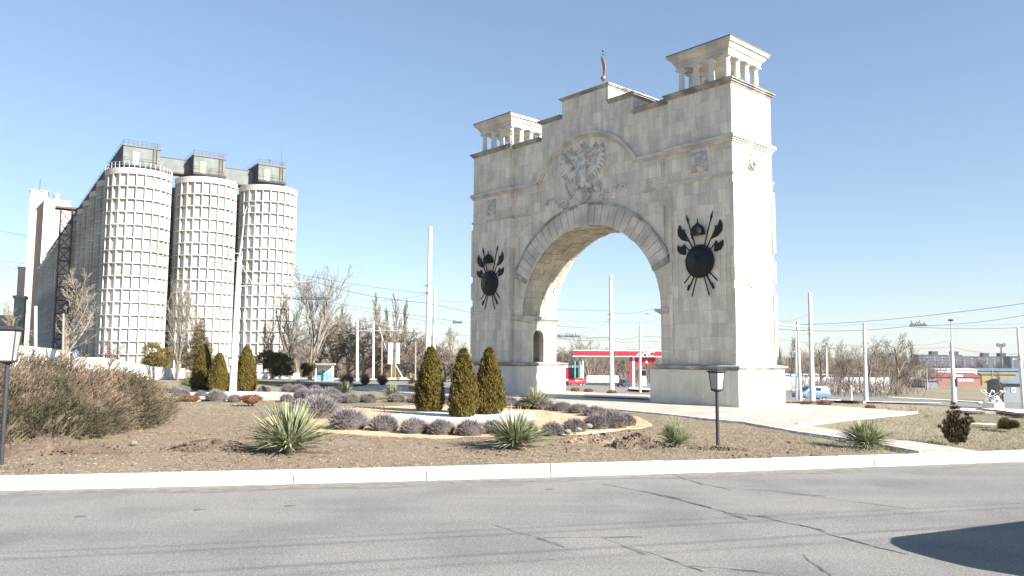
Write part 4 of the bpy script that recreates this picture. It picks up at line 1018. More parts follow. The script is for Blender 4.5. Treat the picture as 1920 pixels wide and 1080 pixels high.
for i, (px, t_, d) in enumerate([(1800, 675, 560), (1832, 668, 600), (1846, 676, 560), (1782, 682, 520), (1880, 676, 520), (1740, 690, 420)]):
    tree('thick', px, 0, t_, f'reddish bare tree in front of the far apartment blocks, {ORD[i]}', d, 1.5, i % 2, 'twigbrown', 'reddish trees before the apartment blocks')
tree('young', 1873, 0, 692, 'small dark bare tree behind the frame monument', 105, 1.6, 1, 'twigbrown', BG)
# far woods as one mass
def wood(name, x0, x1, ytop, d0, d1, n, m, seed, hj=.5):
    random.seed(seed); mb = MB()
    for k in range(n):
        px = random.uniform(x0, x1); d = random.uniform(d0, d1); P = A(px, 660, d); P.z = terr(P.x, P.y)
        top = A(px, ytop+5*sin(px*.05+seed)+4*sin(px*.17), d).z; Hh = max(2., top-P.z)
        cx_ = P.x+random.gauss(0, 2.); z0 = P.z+random.uniform(0, .7)*Hh; L = Hh*random.uniform(.12, .35)
        blade(mb, Vector((cx_, P.y, z0)), Vector((random.gauss(0, .45), 0, 1)), min(L*1.6, P.z+Hh*1.02-z0), d*.00055*random.uniform(.6, 1.6))
    c = mb.v[0]; return tag(mb.build(name, m), kind='stuff')
wood('far_wood', -60, 1000, 655, 330, 520, 16000, M['twig'], 1)
wood('far_wood', 1030, 1290, 664, 220, 420, 7000, M['twigbrown'], 2)
wood('far_wood', 1440, 1760, 676, 260, 480, 9000, M['twigbrown'], 3)
wood('far_wood', 1440, 1700, 664, 600, 1100, 6000, M['twig'], 4)
wood('far_wood', 1020, 1300, 660, 600, 1000, 4000, M['twig'], 5)
wood('far_wood', 1640, 1990, 688, 500, 700, 3000, M['twig'], 6)
wood('far_wood', 540, 900, 675, 150, 190, 12000, M['twigbrown'], 7)
wood('brush', 1500, 1690, 708, 118, 150, 2600, M['twigbrown'], 8)
# ------------------------------------------------------------------ litter, grass, soil heaps
random.seed(9); mb = MB()
for k in range(42000):
    t = .5+random.random()**1.4*22; y0 = t; x = random.uniform(-.75, .75)*(18+t)
    y = yk(x)+t; l = loc((x, y, 0))
    if l.y > -11.5 or hypot(x-RC[0], y-RC[1]) < RR: continue
    if x > 9.5 and l.y > -17: continue
    s_ = random.uniform(.025, .075); p = Vector((x, y, dig(x, y)*min(1, t/.5)+.012)); a = rv(s_); a.z *= .35; b = rv(s_*.6); b.z *= .4
    mb.tri(p-a*.5, p+b, p+a)
tag(mb.build('leaf_litter', M['straw']), kind='stuff')
mb = MB()
for k in range(5200):
    t = .6+random.random()**1.5*11; x = random.uniform(-.75, .62)*(18+t); y = yk(x)+t; l = loc((x, y, 0))
    if l.y > -12 or hypot(x-RC[0], y-RC[1]) < RR+.5 or x > 10 or sin(x*.8+2*sin(y*.6))+sin(y*1.1+x*.35) < -.1+.08*max(0, x): continue
    s_ = .012+.04*random.random()**3; mb.ell((x, y, dig(x, y)+s_*.3), rv(s_*1.3), rv(s_), rv(s_*.8), 5, 3)
tag(mb.build('soil_clods', M['clod']), kind='stuff')
mb = MB()
def tuft(x, y, z, h, n, w=.012):
    for q in range(n): blade(mb, Vector((x+random.gauss(0, .08), y+random.gauss(0, .08), z-.01)), Vector((random.gauss(0, .6), random.gauss(0, .6), 1)), h*random.uniform(.5, 1.2), w)
for k in range(5200):
    px = random.uniform(1180, 1990); py = random.uniform(778, 850); P = G(px, py); l = loc(P)
    if px < 1560 and py < 790+(px-1400)*.16+6 and px > 1240: continue
    inp = sum(1 for a, b in zip(PLZ, PLZ[1:]+PLZ[:1]) if (a[1] > py) != (b[1] > py) and px < (b[0]-a[0])*(py-a[1])/(b[1]-a[1])+a[0]) % 2
    if inp: continue
    tuft(P.x, P.y, gz(P.x, P.y), .09 if px > 1560 else .06, 7)
for k in range(2400):
    t = .6+random.random()**1.2*20; x = random.uniform(-.75, .75)*(18+t); y = yk(x)+t; l = loc((x, y, 0))
    if l.y > -11 or hypot(x-RC[0], y-RC[1]) < RR+.3 or x > 11: continue
    if sin(x*.9+y*.4)+sin(y*1.3-x*.5) < .1: continue
    tuft(x, y, -.1, .06, 6, .01)
for k in range(3500):
    px = random.uniform(300, 1990); py = random.uniform(716, 780); P = G(px, py)
    if 640 < px < 1480 and py > 724 or (px > 1000 and py < 745) or hypot(P.x-RC2[0], P.y-RC2[1]) < 7: continue
    tuft(P.x, P.y, P.z-.05, .14, 5, .03)
tag(mb.build('dry_grass', M['straw2']), kind='stuff')
def mound(px, by, rx_, ry_, h, seed, label, m='clod'):
    P = G(px, by); random.seed(seed); mb = MB(); nr, na = 26, 90
    rnd = [[random.gauss(0, 1) for _ in range(na)] for _ in range(nr+1)]
    for i in range(nr+1):
        f = i/nr
        for k in range(na):
            a = 2*pi*k/na; e = 1+.16*sin(3*a+seed)+.1*sin(5*a+2*seed); z = h*(1-f*f)**1.3*(1+.3*sin(4*f+a*2+seed)) + rnd[i][k]*.022*(1-f)**.3 + .03*sin(a*9+f*20)*(1-f)
            mb.v.append((rx_*f*e*cos(a)+rnd[i][(k*7) % na]*.01, ry_*f*e*sin(a), z-.05*f*f-.0))
    for i in range(nr):
        for k in range(na): a0 = i*na+k; a1 = i*na+(k+1) % na; mb.f.append((a0, a0+na, a1+na, a1))
    for k in range(150):
        a = random.uniform(0, 6.28); f = random.random()**.5*1.1; s_ = random.uniform(.012, .05); c = Vector((rx_*f*cos(a), ry_*f*sin(a), max(0, h*(1-min(1, f)**2)**1.3)+s_*.3))
        mb.ell(c, rv(s_*1.2), rv(s_), rv(s_*.9), 5, 4)
    return tag(mb.build('soil_heap', M[m], None, loc=(P.x, P.y, -.09)), label, 'soil heap', 'heaps of dug soil in the garden bed')
mound(395, 842, 1.5, .8, .22, 1, 'heap of dug brown soil left of the largest yucca')
mound(95, 845, 2.2, 1.3, .34, 2, 'long soil heap below the huge juniper at left')
mound(1195, 836, 1.0, .7, .3, 3, 'dark soil heap left of the small yucca and lamp')
mound(1110, 826, 1.2, .7, .14, 4, 'pale stony soil heap below the right end of the lavender ring', 'soil')
mound(1340, 838+4, .8, .25, .06, 5, 'thin ridge of dug soil beside the small yucca')
random.seed(12)
for i, (px, by, s_, lb) in enumerate([(250, 834, .1, 'pale stone between the two left soil heaps'), (1104, 806, .13, 'pale yellowish stone on the stony heap'), (1064, 817, .12, 'pale stone at the left of the stony heap'), (1085, 812, .1, 'grey broken stone in the stony heap'), (1130, 822, .09, 'flat stone lying low on the stony heap'), (252, 872, .05, 'small pale stone near the kerb at left')]):
    P = G(px, by); mb = MB(); mb.ell((0, 0, s_*.5), (s_*1.2, .1*s_, 0), (0, s_, .1*s_), (.1*s_, 0, s_*.75), 7, 5); mb.v = [(x+random.gauss(0, .1)*s_, y+random.gauss(0, .1)*s_, z+random.gauss(0, .08)*s_) for x, y, z in mb.v]
    tag(mb.build('rock', M['sand'], None, loc=(P.x, P.y, -.08 if i in (0, 5) else .0)), lb, 'stone', 'stones on the soil heaps')
mb = MB(); random.seed(14)
for k in range(60):      # dry rose stems standing in the orange gravel
    a = random.uniform(0, 6.28); r = random.uniform(4., 7.3); x, y = RC[0]+r*cos(a), RC[1]+r*sin(a)
    for q in range(4):
        d = Vector((random.gauss(0, .35), random.gauss(0, .35), 1)); h = random.uniform(.2, .5); mb.tube([(x, y, -.1), Vector((x, y, -.1))+d*h*.5, Vector((x, y, -.1))+d*h+rv(.05)], [.007, .006, .003], 3)
tag(mb.build('rose_stems', M['bark']), kind='stuff')
# ------------------------------------------------------------------ silos
SR = 4.62; STOP = A(248, 322, 125).z
def silo_proto():
    t = empty('grain_silo'); mb = MB(); NF = 24
    Hs = STOP+.5; z0 = -.5; pitch = 2.08; zs = [STOP-.9-pitch*k for k in range(15)]
    mb.lathe([(SR, z0), (SR, STOP-.1)], 72)
    wl = mb.build('wall', M['silo'], t)
    mb = MB()
    for k in range(NF):
        a = 2*pi*(k+.5)/NF; c = Vector((cos(a), sin(a), 0)); s_ = Vector((-sin(a), cos(a), 0)); mb.obox(c*(SR+.2)+Vector((0, 0, (z0+STOP-.9)/2)), c*.24, s_*.065, (0, 0, (STOP-.9-z0)/2))
    for z in zs: mb.lathe([(SR-.02, z-.07), (SR+.46, z-.07), (SR+.46, z+.07), (SR-.02, z+.07)], 48, close=False)
    mb.build('rib_grid', M['silo'], wl)
    mb = MB(); mb.lathe([(SR+.0, STOP-.86), (SR+.44, STOP-.82), (SR+.5, STOP-.15), (SR+.5, STOP), (.01, STOP+.25)], 64, close=False); mb.build('roof_slab', M['silo'], t)
    return t
SU = Vector((.836, .549)); SV = Vector((-.568, .823)); SO = Vector(((248-960)/F*127, 127))
sp0 = silo_proto(); SPC = 10.75
def silo_at(i, k, lb, first=False):
    p = SO+SU*SPC*i*1.0+SV*SPC*k; t = sp0 if first else copy_tree(sp0); t.location = (p.x, p.y, 0); t.rotation_euler = (0, 0, i*.13+k*.07)
    tag(t, lb, 'silo', 'ribbed grain silos')
silo_at(0, 0, 'leftmost of the three sunlit ribbed silos, nearest the camera', True)
silo_at(1, 0, 'middle one of the three sunlit ribbed silos'); silo_at(2, 0, 'rightmost of the three sunlit ribbed silos')
for k in range(1, 17): silo_at(0, k, f'silo in the shaded row running back on the left, {ORD[k-1]} behind the front one')
silo_at(1, 1, 'silo mostly hidden in the dark gap behind the middle front silo'); silo_at(2, 1, 'silo mostly hidden behind the rightmost front silo')
t = sp0
if 1:
    mb = MB(); rr = SR+.45      # rim railing
    for k in range(40): a = 2*pi*k/40; mb.tube([(rr*cos(a), rr*sin(a), STOP), (rr*cos(a), rr*sin(a), STOP+.95)], .035, 4)
    for z in (.5, .95): mb.tube([(rr*cos(2*pi*k/60), rr*sin(2*pi*k/60), STOP+z) for k in range(61)], .03, 4, cap=False)
    mb.build('railing', M['steel'], t)
# conveyor galleries on the silos
def gallery(i, z0, z1, half, back, lb, y0=-1.6, legs=True, door=None):
    p = SO+SU*SPC*i; a = atan2(SV.y, SV.x)-pi/2
    t = empty('conveyor_gallery', (p.x, p.y, 0), a, lb, 'gallery', 'corrugated galleries on top of the silos')
    mb = MB(); mb.box(-half, half, y0, back, z0, z1); mb.build('cladding', M['corr'], t)
    mb = MB(); mb.box(-half-.06, -half-.003, y0-.02, back, z0-.3, z1); mb.build('side_shade_panel', M['sideshade'], t)  # thin panel; shade of the left side is put into its colour
    mb = MB(); mb.box(-half-.15, half+.15, y0-.15, back+.1, z1+.003, z1+.28); rf = mb.build('roof', M['lead'], t)
    mb = MB(); mb.box(-half-.1, half+.1, y0-.55, back, z0-.35, z0-.003); mb.build('deck', M['sideshade'], t)  # underside shade put into the deck colour
    mb = MB()
    if legs:
        for yy in [y0+.2+10.75*q for q in range(int((back-y0)/10.75)+1)]:
            for xx in (-half+.1, half-.1): mb.box(xx-.14, xx+.14, yy-.14, yy+.14, STOP+.1, z0-.36)
        for q in split_build(mb, 'support_post', M['rust'], t)[:0]: pass
    mb = MB()
    for xx in [-half+half*2*q/8 for q in range(9)]: mb.tube([(xx, y0-.1, z1+.1), (xx, y0-.1, z1+1.)], .025, 4)
    for z in (.55, 1.): mb.tube([(-half, y0-.1, z1+z), (half, y0-.1, z1+z)], .022, 4)
    for yy in range(int(y0), int(back), 3): mb.tube([(-half, yy, z1+.1), (-half, yy, z1+1.)], .025, 4)
    for z in (.55, 1.): mb.tube([(-half, y0-.1, z1+z), (-half, back, z1+z)], .022, 4)
    mb.build('roof_railing', M['rust'], rf)
    mb = MB(); mb.tube([(-half, y0-.5, z0+1), (half, y0-.5, z0+1)], .03, 4)
    for q in range(5): mb.tube([(-half+half*q/2, y0-.5, z0-.1), (-half+half*q/2, y0-.5, z0+1)], .03, 4)
    mb.build('balcony_rail', M['rust'], t)
    if door:
        x, m = door; mb = MB(); mb.box(x, x+.85, y0-.05, y0-.003, z0+.05, z0+2.1); mb.build('door', m, t)
    mb = MB()
    for xx in (half-1.0, half-.45): mb.tube([(xx, y0-.12, z0), (xx, y0-.12, z1+1)], .05, 4)
    for q in range(12): mb.tube([(half-1., y0-.12, z0+.3*q), (half-.45, y0-.12, z0+.3*q)], .025, 4)
    mb.build('ladder', M['rust'], t)
    return t
M['sideshade'] = pm('shade-toned cladding', (.06, .062, .07), (.035, .036, .042), 1, .8)  # gallery side and underside shade painted as a darker colour
M['cream'] = pm('cream door', (.62, .50, .22), (.55, .45, .2), 3, .6)
zt = A(262, 266, 122).z; zb = A(262, 300, 122).z
g1 = gallery(0, zb, zt, 2.75, 172, 'highest gallery raised on posts, running back over the shaded silos', door=(-1.3, M['whitep']))
mb = MB(); mb.box(-2.79, -2.755, 6, 6.8, zb+.4, zt-1.4); mb.build('window', M['whitep'], g1)
zt2 = A(395, 286, 128).z; zb2 = A(395, 318, 128).z
gallery(1, zb2, zt2, 2.6, 9, 'middle gallery box with yellow door on the second silo', legs=False, door=(-1.5, M['cream']))
zt3 = A(520, 303, 134).z; zb3 = A(520, 332, 134).z
g3 = gallery(2, zb3, zt3, 2.4, 9, 'right gallery box with cream door and antennas on the third silo', legs=False, door=(-1.3, M['cream']))
mb = MB(); mb.tube([(2.2, 0, zt3), (2.2, 0, zt3+3.6)], .04, 4); mb.build('antenna', M['rust'], g3)
mb = MB(); mb.tube([(0, 0, zt3), (0, 0, zt3+1.5)], .05, 4); mb.box(-.25, .25, -.1, .1, zt3+1.4, zt3+1.6); mb.build('floodlight', M['rust'], g3)
for i, (z0, z1, lb) in enumerate([(A(320, 322, 131).z, A(320, 298, 131).z, 'enclosed bridge between the first and second gallery boxes'), (A(450, 342, 136).z, A(450, 316, 136).z, 'enclosed bridge between the second and third gallery boxes')]):
    p = SO+SU*SPC*i; a = atan2(SU.y, SU.x); t = empty('conveyor_bridge', (p.x+SV.x*2.2, p.y+SV.y*2.2, 0), a, lb, 'bridge')
    mb = MB(); mb.box(2.6, SPC-2.3, -1.1, 1.1, z0, z1); mb.build('cladding', M['corr'], t); mb = MB(); mb.box(2.5, SPC-2.2, -1.2, 1.2, z1+.003, z1+.1); mb.build('roof', M['lead'], t)
    mb = MB(); mb.box(2.6, SPC-2.3, -1.15, 1.15, z0-.25, z0-.003); mb.build('deck', M['rust'], t)
# stair tower and lattice at the back-left
t = empty('lattice_mast', (SO.x+SV.x*52-SU.x*6.3, SO.y+SV.y*52-SU.y*6.3, 0), atan2(SU.y, SU.x), 'rusty lattice stair mast against the shaded silo row', 'mast')
mb = MB(); hz = 34
for (x, y) in ((-1, -1), (1, -1), (1, 1), (-1, 1)): mb.tube([(x*1.1, y*1.1, 0), (x*1.1, y*1.1, hz)], .14, 4)
for k in range(12):
    z = k*hz/12
    for (x, y), (x2, y2) in (((-1, -1), (1, -1)), ((1, -1), (1, 1)), ((1, 1), (-1, 1)), ((-1, 1), (-1, -1))):
        mb.tube([(x*1.1, y*1.1, z), (x2*1.1, y2*1.1, z+hz/12)], .09, 4); mb.tube([(x*1.1, y*1.1, z), (x2*1.1, y2*1.1, z)], .09, 4)
mb.box(-2.2, 2.2, -1.6, 1.6, hz, hz+.4); mb.build('lattice', M['rust'], t)
def tower_box(name, px0, px1, yt, d, m, lb, depth=8, rz=-.6, cat='tower', ybot=None):
    P = A((px0+px1)/2, yt, d); hw = (px1-px0)/2*d/F; t = empty(name, (P.x, P.y, 0), rz, lb, cat)
    hwx = hw/(cos(rz)+depth/2/hw*abs(sin(rz))) if 0 else hw
    mb = MB(); mb.box(-hwx, hwx, -depth/2, depth/2, -1 if ybot is None else A(px0, ybot, d).z, P.z); mb.build('wall', m, t)
    mb = MB(); mb.box(-hwx-.3, hwx+.3, -depth/2-.3, depth/2+.3, P.z+.003, P.z+.5); mb.build('roof', M['trim_dark'], t); return t, hwx, P.z
rzs = atan2(SV.y, SV.x)-pi/2
t, hw, zz = tower_box('elevator_tower', 60, 88, 362, 318, M['brick'], 'tall pale brick elevator tower behind the shaded silo row', 9, .55)
mb = MB(); mb.tube([(0, 0, zz), (0, 0, zz+6)], .12, 4); mb.build('antenna', M['rust'], t)
t, hw, zz = tower_box('elevator_block', 86, 130, 380, 316, M['steel'], 'corrugated grey elevator block beside the brick tower', 8, .55)
mb = MB(); mb.lathe([(1., 0), (1., 2.2), (1.3, 2.2), (1.3, 3.2), (.2, 3.5)], 14, (-.5, 0, zz+.4)); mb.build('roof_vent', M['steel'], t)
tower_box('elevator_tower', 36, 54, 504, 330, M['brick'], 'lower pale block left of the tall brick tower', 7, .55)
tower_box('shed', 30, 47, 560, 170, M['corr_green'], 'tall greenish corrugated shed at far left', 5, .5, 'shed')
tower_box('shed', 2, 32, 596, 175, M['corr_green'], 'lower greenish corrugated shed at the left edge', 5, .5, 'shed')
# white garden wall at left
def wallpx(name, pl, d0, d1, hth, m, lb, th=.35):
    mb = MB(); n_ = len(pl)
    Q = []
    for i, (px, yt, yb) in enumerate(pl):
        d = d0+(d1-d0)*i/(n_-1); Q.append((A(px, yt, d), min(A(px, yb, d).z, terr(A(px, yt, d).x, d)-.2 if yb > 900 else 99)))
    for (p, zb_), (q, zb2_) in zip(Q, Q[1:]):
        n = len(mb.v); mb.v += [(p.x, p.y, zb_), (q.x, q.y, zb2_), (q.x, q.y, q.z), (p.x, p.y, p.z), (p.x, p.y+th, zb_), (q.x, q.y+th, zb2_), (q.x, q.y+th, q.z), (p.x, p.y+th, p.z)]
        mb.f += [(n, n+1, n+2, n+3), (n+5, n+4, n+7, n+6), (n+3, n+2, n+6, n+7), (n+1, n+5, n+6, n+2), (n+4, n, n+3, n+7)]
    o = mb.build(name, m); tag(o, lb, 'wall'); return o
wallpx('garden_wall', [(20, 647, 900), (50, 649, 901), (90, 653, 901), (118, 657, 901), (132, 661, 901), (138, 667, 901)], 62, 66, 1, M['white'], 'rounded white garden wall above the big juniper')
wallpx('garden_wall', [(139, 669, 901), (200, 671, 901), (300, 690, 901), (345, 691, 901)], 78, 92, 1, M['white'], 'long low white wall at the foot of the first silo')
wallpx('garden_wall', [(455, 697, 901), (560, 699, 901)], 92, 92, 1, M['white'], 'low white wall behind the broad dark juniper')
wallpx('garden_wall', [(1100, 704, 901), (1160, 704.5, 901)], 175, 175, 1, M['white'], 'low pale wall behind the filling station forecourt')
wallpx('garden_wall', [(1460, 706, 901), (1560, 707, 901), (1668, 708, 901)], 185, 190, 1, M['steel'], 'long grey fence wall beyond the right-hand trees')
P = A(142, 663, 70); t = empty('road_sign', (P.x, P.y, terr(P.x, P.y)), 0, 'blue square crossing sign by the white wall at left', 'sign')
mb = MB(); mb.tube([(0, 0, 0), (0, 0, P.z+.4)], .04, 6); mb.build('post', M['steel'], t); mb = MB(); mb.box(-.3, .3, -.06, -.04, P.z-.32, P.z+.32); b_ = mb.build('sign_plate', M['blueprt'], t)
mb = MB(); mb.prism([(-.2, P.z-.2), (.2, P.z-.2), (0, P.z+.22)], -.07, -.062, XZ); mb.build('triangle', M['whitep'], b_, recalc=True)
# ------------------------------------------------------------------ poles
PG = 'white concrete trolley poles'
def pole(px, by, ty_, wb, wt, lb, px2=None, d=None, m='concrete', name='concrete_pole', arms=(), grp=PG, rings=True):
    P = G(px, by) if d is None else A(px, 700, d)
    if d is not None: P.z = terr(P.x, P.y)
    T_ = A(px2 if px2 is not None else px, ty_, P.y); k = P.y/F; t = empty(name, P, 0, lb, 'pole', grp); top = T_-P
    mb = MB(); mb.tube([(0, 0, -.3), top*.5, top], [wb*k/2, (wb+wt)*k/4, wt*k/2], 10); mb.build('shaft', M[m], t)
    if rings:
        for f in (.62, .66):
            mb = MB(); c = top*f; r = (wb+(wt-wb)*f)*k/2; mb.lathe([(r+.005, -.04), (r+.03, -.03), (r+.03, .03), (r+.005, .04)], 10, c); mb.tube([c+Vector((0, 0, 0)), c+Vector((-r-.3, 0, 0))], .025, 4); mb.ell(c+Vector((-r-.32, 0, 0)), (.07, 0, 0), (0, .05, 0), (0, 0, .05), 6, 4); mb.build('clamp', M['steel'], t)
    for (ax, ay, bx_, by_, r) in arms:
        a = A(ax, ay, P.y)-P; b = A(bx_, by_, P.y)-P; mb = MB(); mb.tube([a, b], r, 6); mb.build('bracket_arm', M['steel'], t)
    return t
pole(800, 752, 426, 12, 7.5, 'tallest white pole, just left of the front thujas', px2=807)
pole(812, 0, 541, 7, 5, 'thin white pole right behind the tallest one', px2=816, d=82)
pole(1147, 729, 517, 9.5, 6.5, 'white pole standing inside the arch opening', px2=1145, d=68)
pole(1522, 762, 549, 10, 6, 'tall white pole right of the arch with a side arm', px2=1518, d=60, arms=((1519, 614, 1458, 609, .06), (1519, 614, 1535, 612, .06)))
pole(1500, 757, 602, 6, 4.5, 'white pole between the arch and the tall right pole', px2=1495, d=66)
pole(1624, 753, 606, 8, 5, 'white pole on the verge right of the blue car', px2=1620)
pole(1917, 768, 614, 9, 4.5, 'white pole at the right edge of the photo', px2=1908, d=47)
pole(670, 0, 571, 6, 4, 'white pole with a long horizontal arm left of the billboard', d=84, arms=((671, 620, 757, 620, .05), (671, 598, 757, 620, .03)))
pole(700, 0, 602, 4.5, 3.5, 'shorter white pole in front of the billboard', d=92)
pole(67, 0, 574, 6, 5, 'white pole in front of the shaded silo row', d=80)
pole(1492, 0, 620, 4, 3, 'slim light pole beside the pole next to the arch', d=88)
pole(458, 0, 585, 4.5, 3.5, 'slim white pole in front of the last silo', d=90)
for (px, yt, d, lb) in ((716, 628, 110, 'old wooden pole left of the billboard'), (779, 640, 105, 'thin wooden pole left of the front thujas'), (1551, 645, 140, 'wooden street light pole behind the blue car'), (1737, 690, 250, 'thin post before the white two-storey house'), (1860, 693, 200, 'wooden post before the yellow shed'), (119, 588, 60, 'straight pale pole in front of the pollarded tree')):
    pole(px, 0, yt, 3 if px != 119 else 5, 2.2 if px != 119 else 4, lb, d=d, m='woodpole', name='wooden_pole', grp=None, rings=False)
# leaning lamp pole with long bracket, left of centre
P = G(436, 735); d = P.y; k = d/F
t = empty('street_lamp', P, 0, 'leaning white lamp pole with a long trolley bracket in front of the silos', 'street lamp')
B = A(449, 482, d)-P; C1 = A(457, 420, d)-P; mb = MB(); mb.tube([(0, 0, -.2), B*.5, B], [6.8*k, 5.6*k, 4.2*k], 10); mb.build('shaft', M['concrete'], t)
mb = MB(); mb.tube([B, C1, A(459, 398, d)-P, A(463, 388, d)-P, A(470, 386, d)-P], [.07, .05, .045, .04, .04], 7); mb.build('lamp_arm', M['steel'], t)
mb = MB(); mb.ell(A(471, 387, d)-P, (.3, 0, .02), (0, .12, 0), (0, 0, .07), 10, 6); mb.build('lamp_head', M['steel'], t)
mb = MB(); mb.tube([A(447, 537, d)-P, A(510, 533, d)-P, A(586, 527, d)-P], .05, 6); mb.tube([A(451, 494, d)-P, A(500, 532, d)-P], .02, 4); mb.tube([A(451, 494, d)-P, A(475, 535, d)-P], .02, 4); mb.build('bracket_arm', M['steel'], t)
for (a, b) in ((475, 446), (490, 446)):
    mb = MB(); c = A(449, a, d)-P; mb.tube([c, c+Vector((-.35, 0, 0)), c+Vector((-.42, 0, .12))], .025, 5); mb.ell(c+Vector((-.42, 0, .1)), (.06, 0, 0), (0, .06, 0), (0, 0, .09), 6, 4); mb.build('insulator', M['whitep'], t)
def streetlamp(px, by, ty_, hx_, hy_, lb, wb=5, d=None):
    P = G(px, by) if d is None else A(px, 700, d)
    if d: P.z = terr(P.x, P.y)
    k = P.y/F; t = empty('street_lamp', P, 0, lb, 'street lamp', 'street lamps beyond the arch'); A0 = A(px, ty_, P.y)-P
    mb = MB(); mb.tube([(0, 0, -.2), A0], [wb*k/2, wb*k*.4], 9); mb.build('shaft', M['concrete'], t)
    E_ = A(hx_, hy_, P.y)-P; mid = Vector((A0.x+(E_.x-A0.x)*.12, 0, A0.z+(E_.z-A0.z)*.7)); mb = MB(); mb.tube([A0, mid, Vector((A0.x+(E_.x-A0.x)*.5, 0, E_.z-.02*abs(E_.z-A0.z))), E_], .045, 6); mb.build('arm', M['steel'], t)
    mb = MB(); mb.ell(E_+Vector((.25 if hx_ > px else -.25, 0, 0)), (.4, 0, .05), (0, .15, 0), (0, 0, .09), 10, 6); mb.build('lamp_head', M['steel'], t); return t
streetlamp(1200, 733, 612, 1211, 587, 'curved street lamp in front of the filling station', d=95)
streetlamp(1549, 0, 652, 1545, 646, 'small street lamp above the wooden pole', 3, 139)
P = G(1789, 754); t = empty('lamp_mast', P, 0, 'grey lamp mast with a flat top right of the trees', 'mast'); k = P.y/F
mb = MB(); mb.tube([(0, 0, -.2), A(1784, 640, P.y)-P], [5*k, 2.6*k], 10); mb.build('shaft', M['concrete'], t); mb = MB(); mb.tube([A(1784, 640, P.y)-P, A(1783, 602, P.y)-P], .06, 6); mb.build('top_pipe', M['steel'], t)
mb = MB(); c = A(1783, 601, P.y)-P; mb.lathe([(.1, -.1), (.38, 0), (.38, .12), (.1, .2)], 12, c); mb.build('lamp_head', M['wire'], t)
for yy in (640, 650, 665): mb = MB(); mb.tube([A(1785, yy, P.y)-P, A(1777, yy+1, P.y)-P], .04, 5); mb.build('side_bracket', M['steel'], t)
mb = MB(); mb.box(*sorted(((A(1787, 700, P.y)-P).x, (A(1792, 700, P.y)-P).x)), -.3, -.2, (A(0, 714, P.y)-P).z, (A(0, 699, P.y)-P).z); mb.build('traffic_sign', M['black'], t)
mb = MB(); c = A(1796, 705, P.y)-P; mb.box(c.x-.8, c.x+.5, -.32, -.3, c.z-.1, c.z+.15); mb.build('direction_plate', M['whitep'], t)
P = A(1877, 690, 420); P.z = terr(P.x, P.y); t = empty('floodlight_mast', P, 0, 'dark stadium floodlight mast among the far roofs', 'mast')
mb = MB(); tp_ = A(1877, 650, 420)-P; mb.tube([(0, 0, 0), tp_], [.55, .3], 8); mb.build('shaft', M['wire'], t)
mb = MB(); mb.obox(tp_+Vector((-1.3, 0, .8)), (1., 0, -.3), (0, .3, 0), (.2, 0, .9)); mb.obox(tp_+Vector((1.3, 0, .8)), (1., 0, .3), (0, .3, 0), (-.2, 0, .9)); mb.build('lamp_bank', M['wire'], t)
# ------------------------------------------------------------------ garden lanterns
def lantern(px, by, ty_, wpx, lb, P=None, rz=.6, Hh=None):
    P = G(px, by) if P is None else P; Hh = Hh or (A(px, ty_, P.y).z-P.z); W_ = wpx*P.y/F/2/1.25
    t = empty('garden_lamp', P, rz, lb, 'lamp', 'black square garden lanterns'); hz = Hh*.262
    mb = MB(); mb.tube([(0, 0, -.1), (0, 0, Hh-hz)], .055, 12); mb.build('post', M['lampblack'], t)
    zb_, zt_ = Hh-hz, Hh-hz*.14; wb_, wt_ = W_*.66, W_*.93
    mb = MB()
    for k in range(4):
        a = pi/4+k*pi/2; c, s_ = cos(a)*sqrt(2), sin(a)*sqrt(2); mb.tube([(wb_*c, wb_*s_, zb_+.03), (wt_*c, wt_*s_, zt_)], .017, 4)
    mb.taper((-wb_*.4, wb_*.4, -wb_*.4, wb_*.4), (-wb_-.02, wb_+.02, -wb_-.02, wb_+.02), zb_-.06, zb_+.0)
    mb.box(-wb_-.02, wb_+.02, -wb_-.02, wb_+.02, zb_, zb_+.035)
    mb.box(-wt_-.02, wt_+.02, -wt_-.02, wt_+.02, zt_, zt_+.03); mb.build('frame', M['lampblack'], t)
    mb = MB(); mb.box(-wt_-.06, wt_+.06, -wt_-.06, wt_+.06, zt_+.031, zt_+.055); mb.taper((-wt_-.06, wt_+.06, -wt_-.06, wt_+.06), (-wt_*.9, wt_*.9, -wt_*.9, wt_*.9), zt_+.055, Hh); mb.build('cap', M['lampblack'], t)
    q = .006
    for k in range(4):
        mb = MB(); a = k*pi/2; R_ = Matrix.Rotation(a, 3, 'Z'); pts = [R_ @ Vector(v) for v in ((-wb_+.01, -wb_, zb_+.036), (wb_-.01, -wb_, zb_+.036), (wt_-.01, -wt_, zt_-.002), (-wt_+.01, -wt_, zt_-.002))]
        n_ = R_ @ Vector((0, 1, 0)); mb.quad(*pts); mb.quad(*[p+n_*q for p in pts][::-1]); mb.build('pane', M['glassl'], t)
    return t
lantern(1346, 838, 694, 27, 'black garden lamp standing in front of the right pedestal')
PL = Vector((-14.35, 22.1, .0)); PL = A(8, 780, 19.9); PL.z = -.1
lantern(8, 0, 607, 40, 'black garden lamp cut by the left edge of the photo', P=PL, rz=.25, Hh=A(12, 604, 19.9).z)
lantern(431, 735, 670, 14, 'small black garden lamp left of the leaning white pole in the far bed', rz=.4)
lantern(1887, 0, 0, 9, '', P=G(1887, 800)) if 0 else None
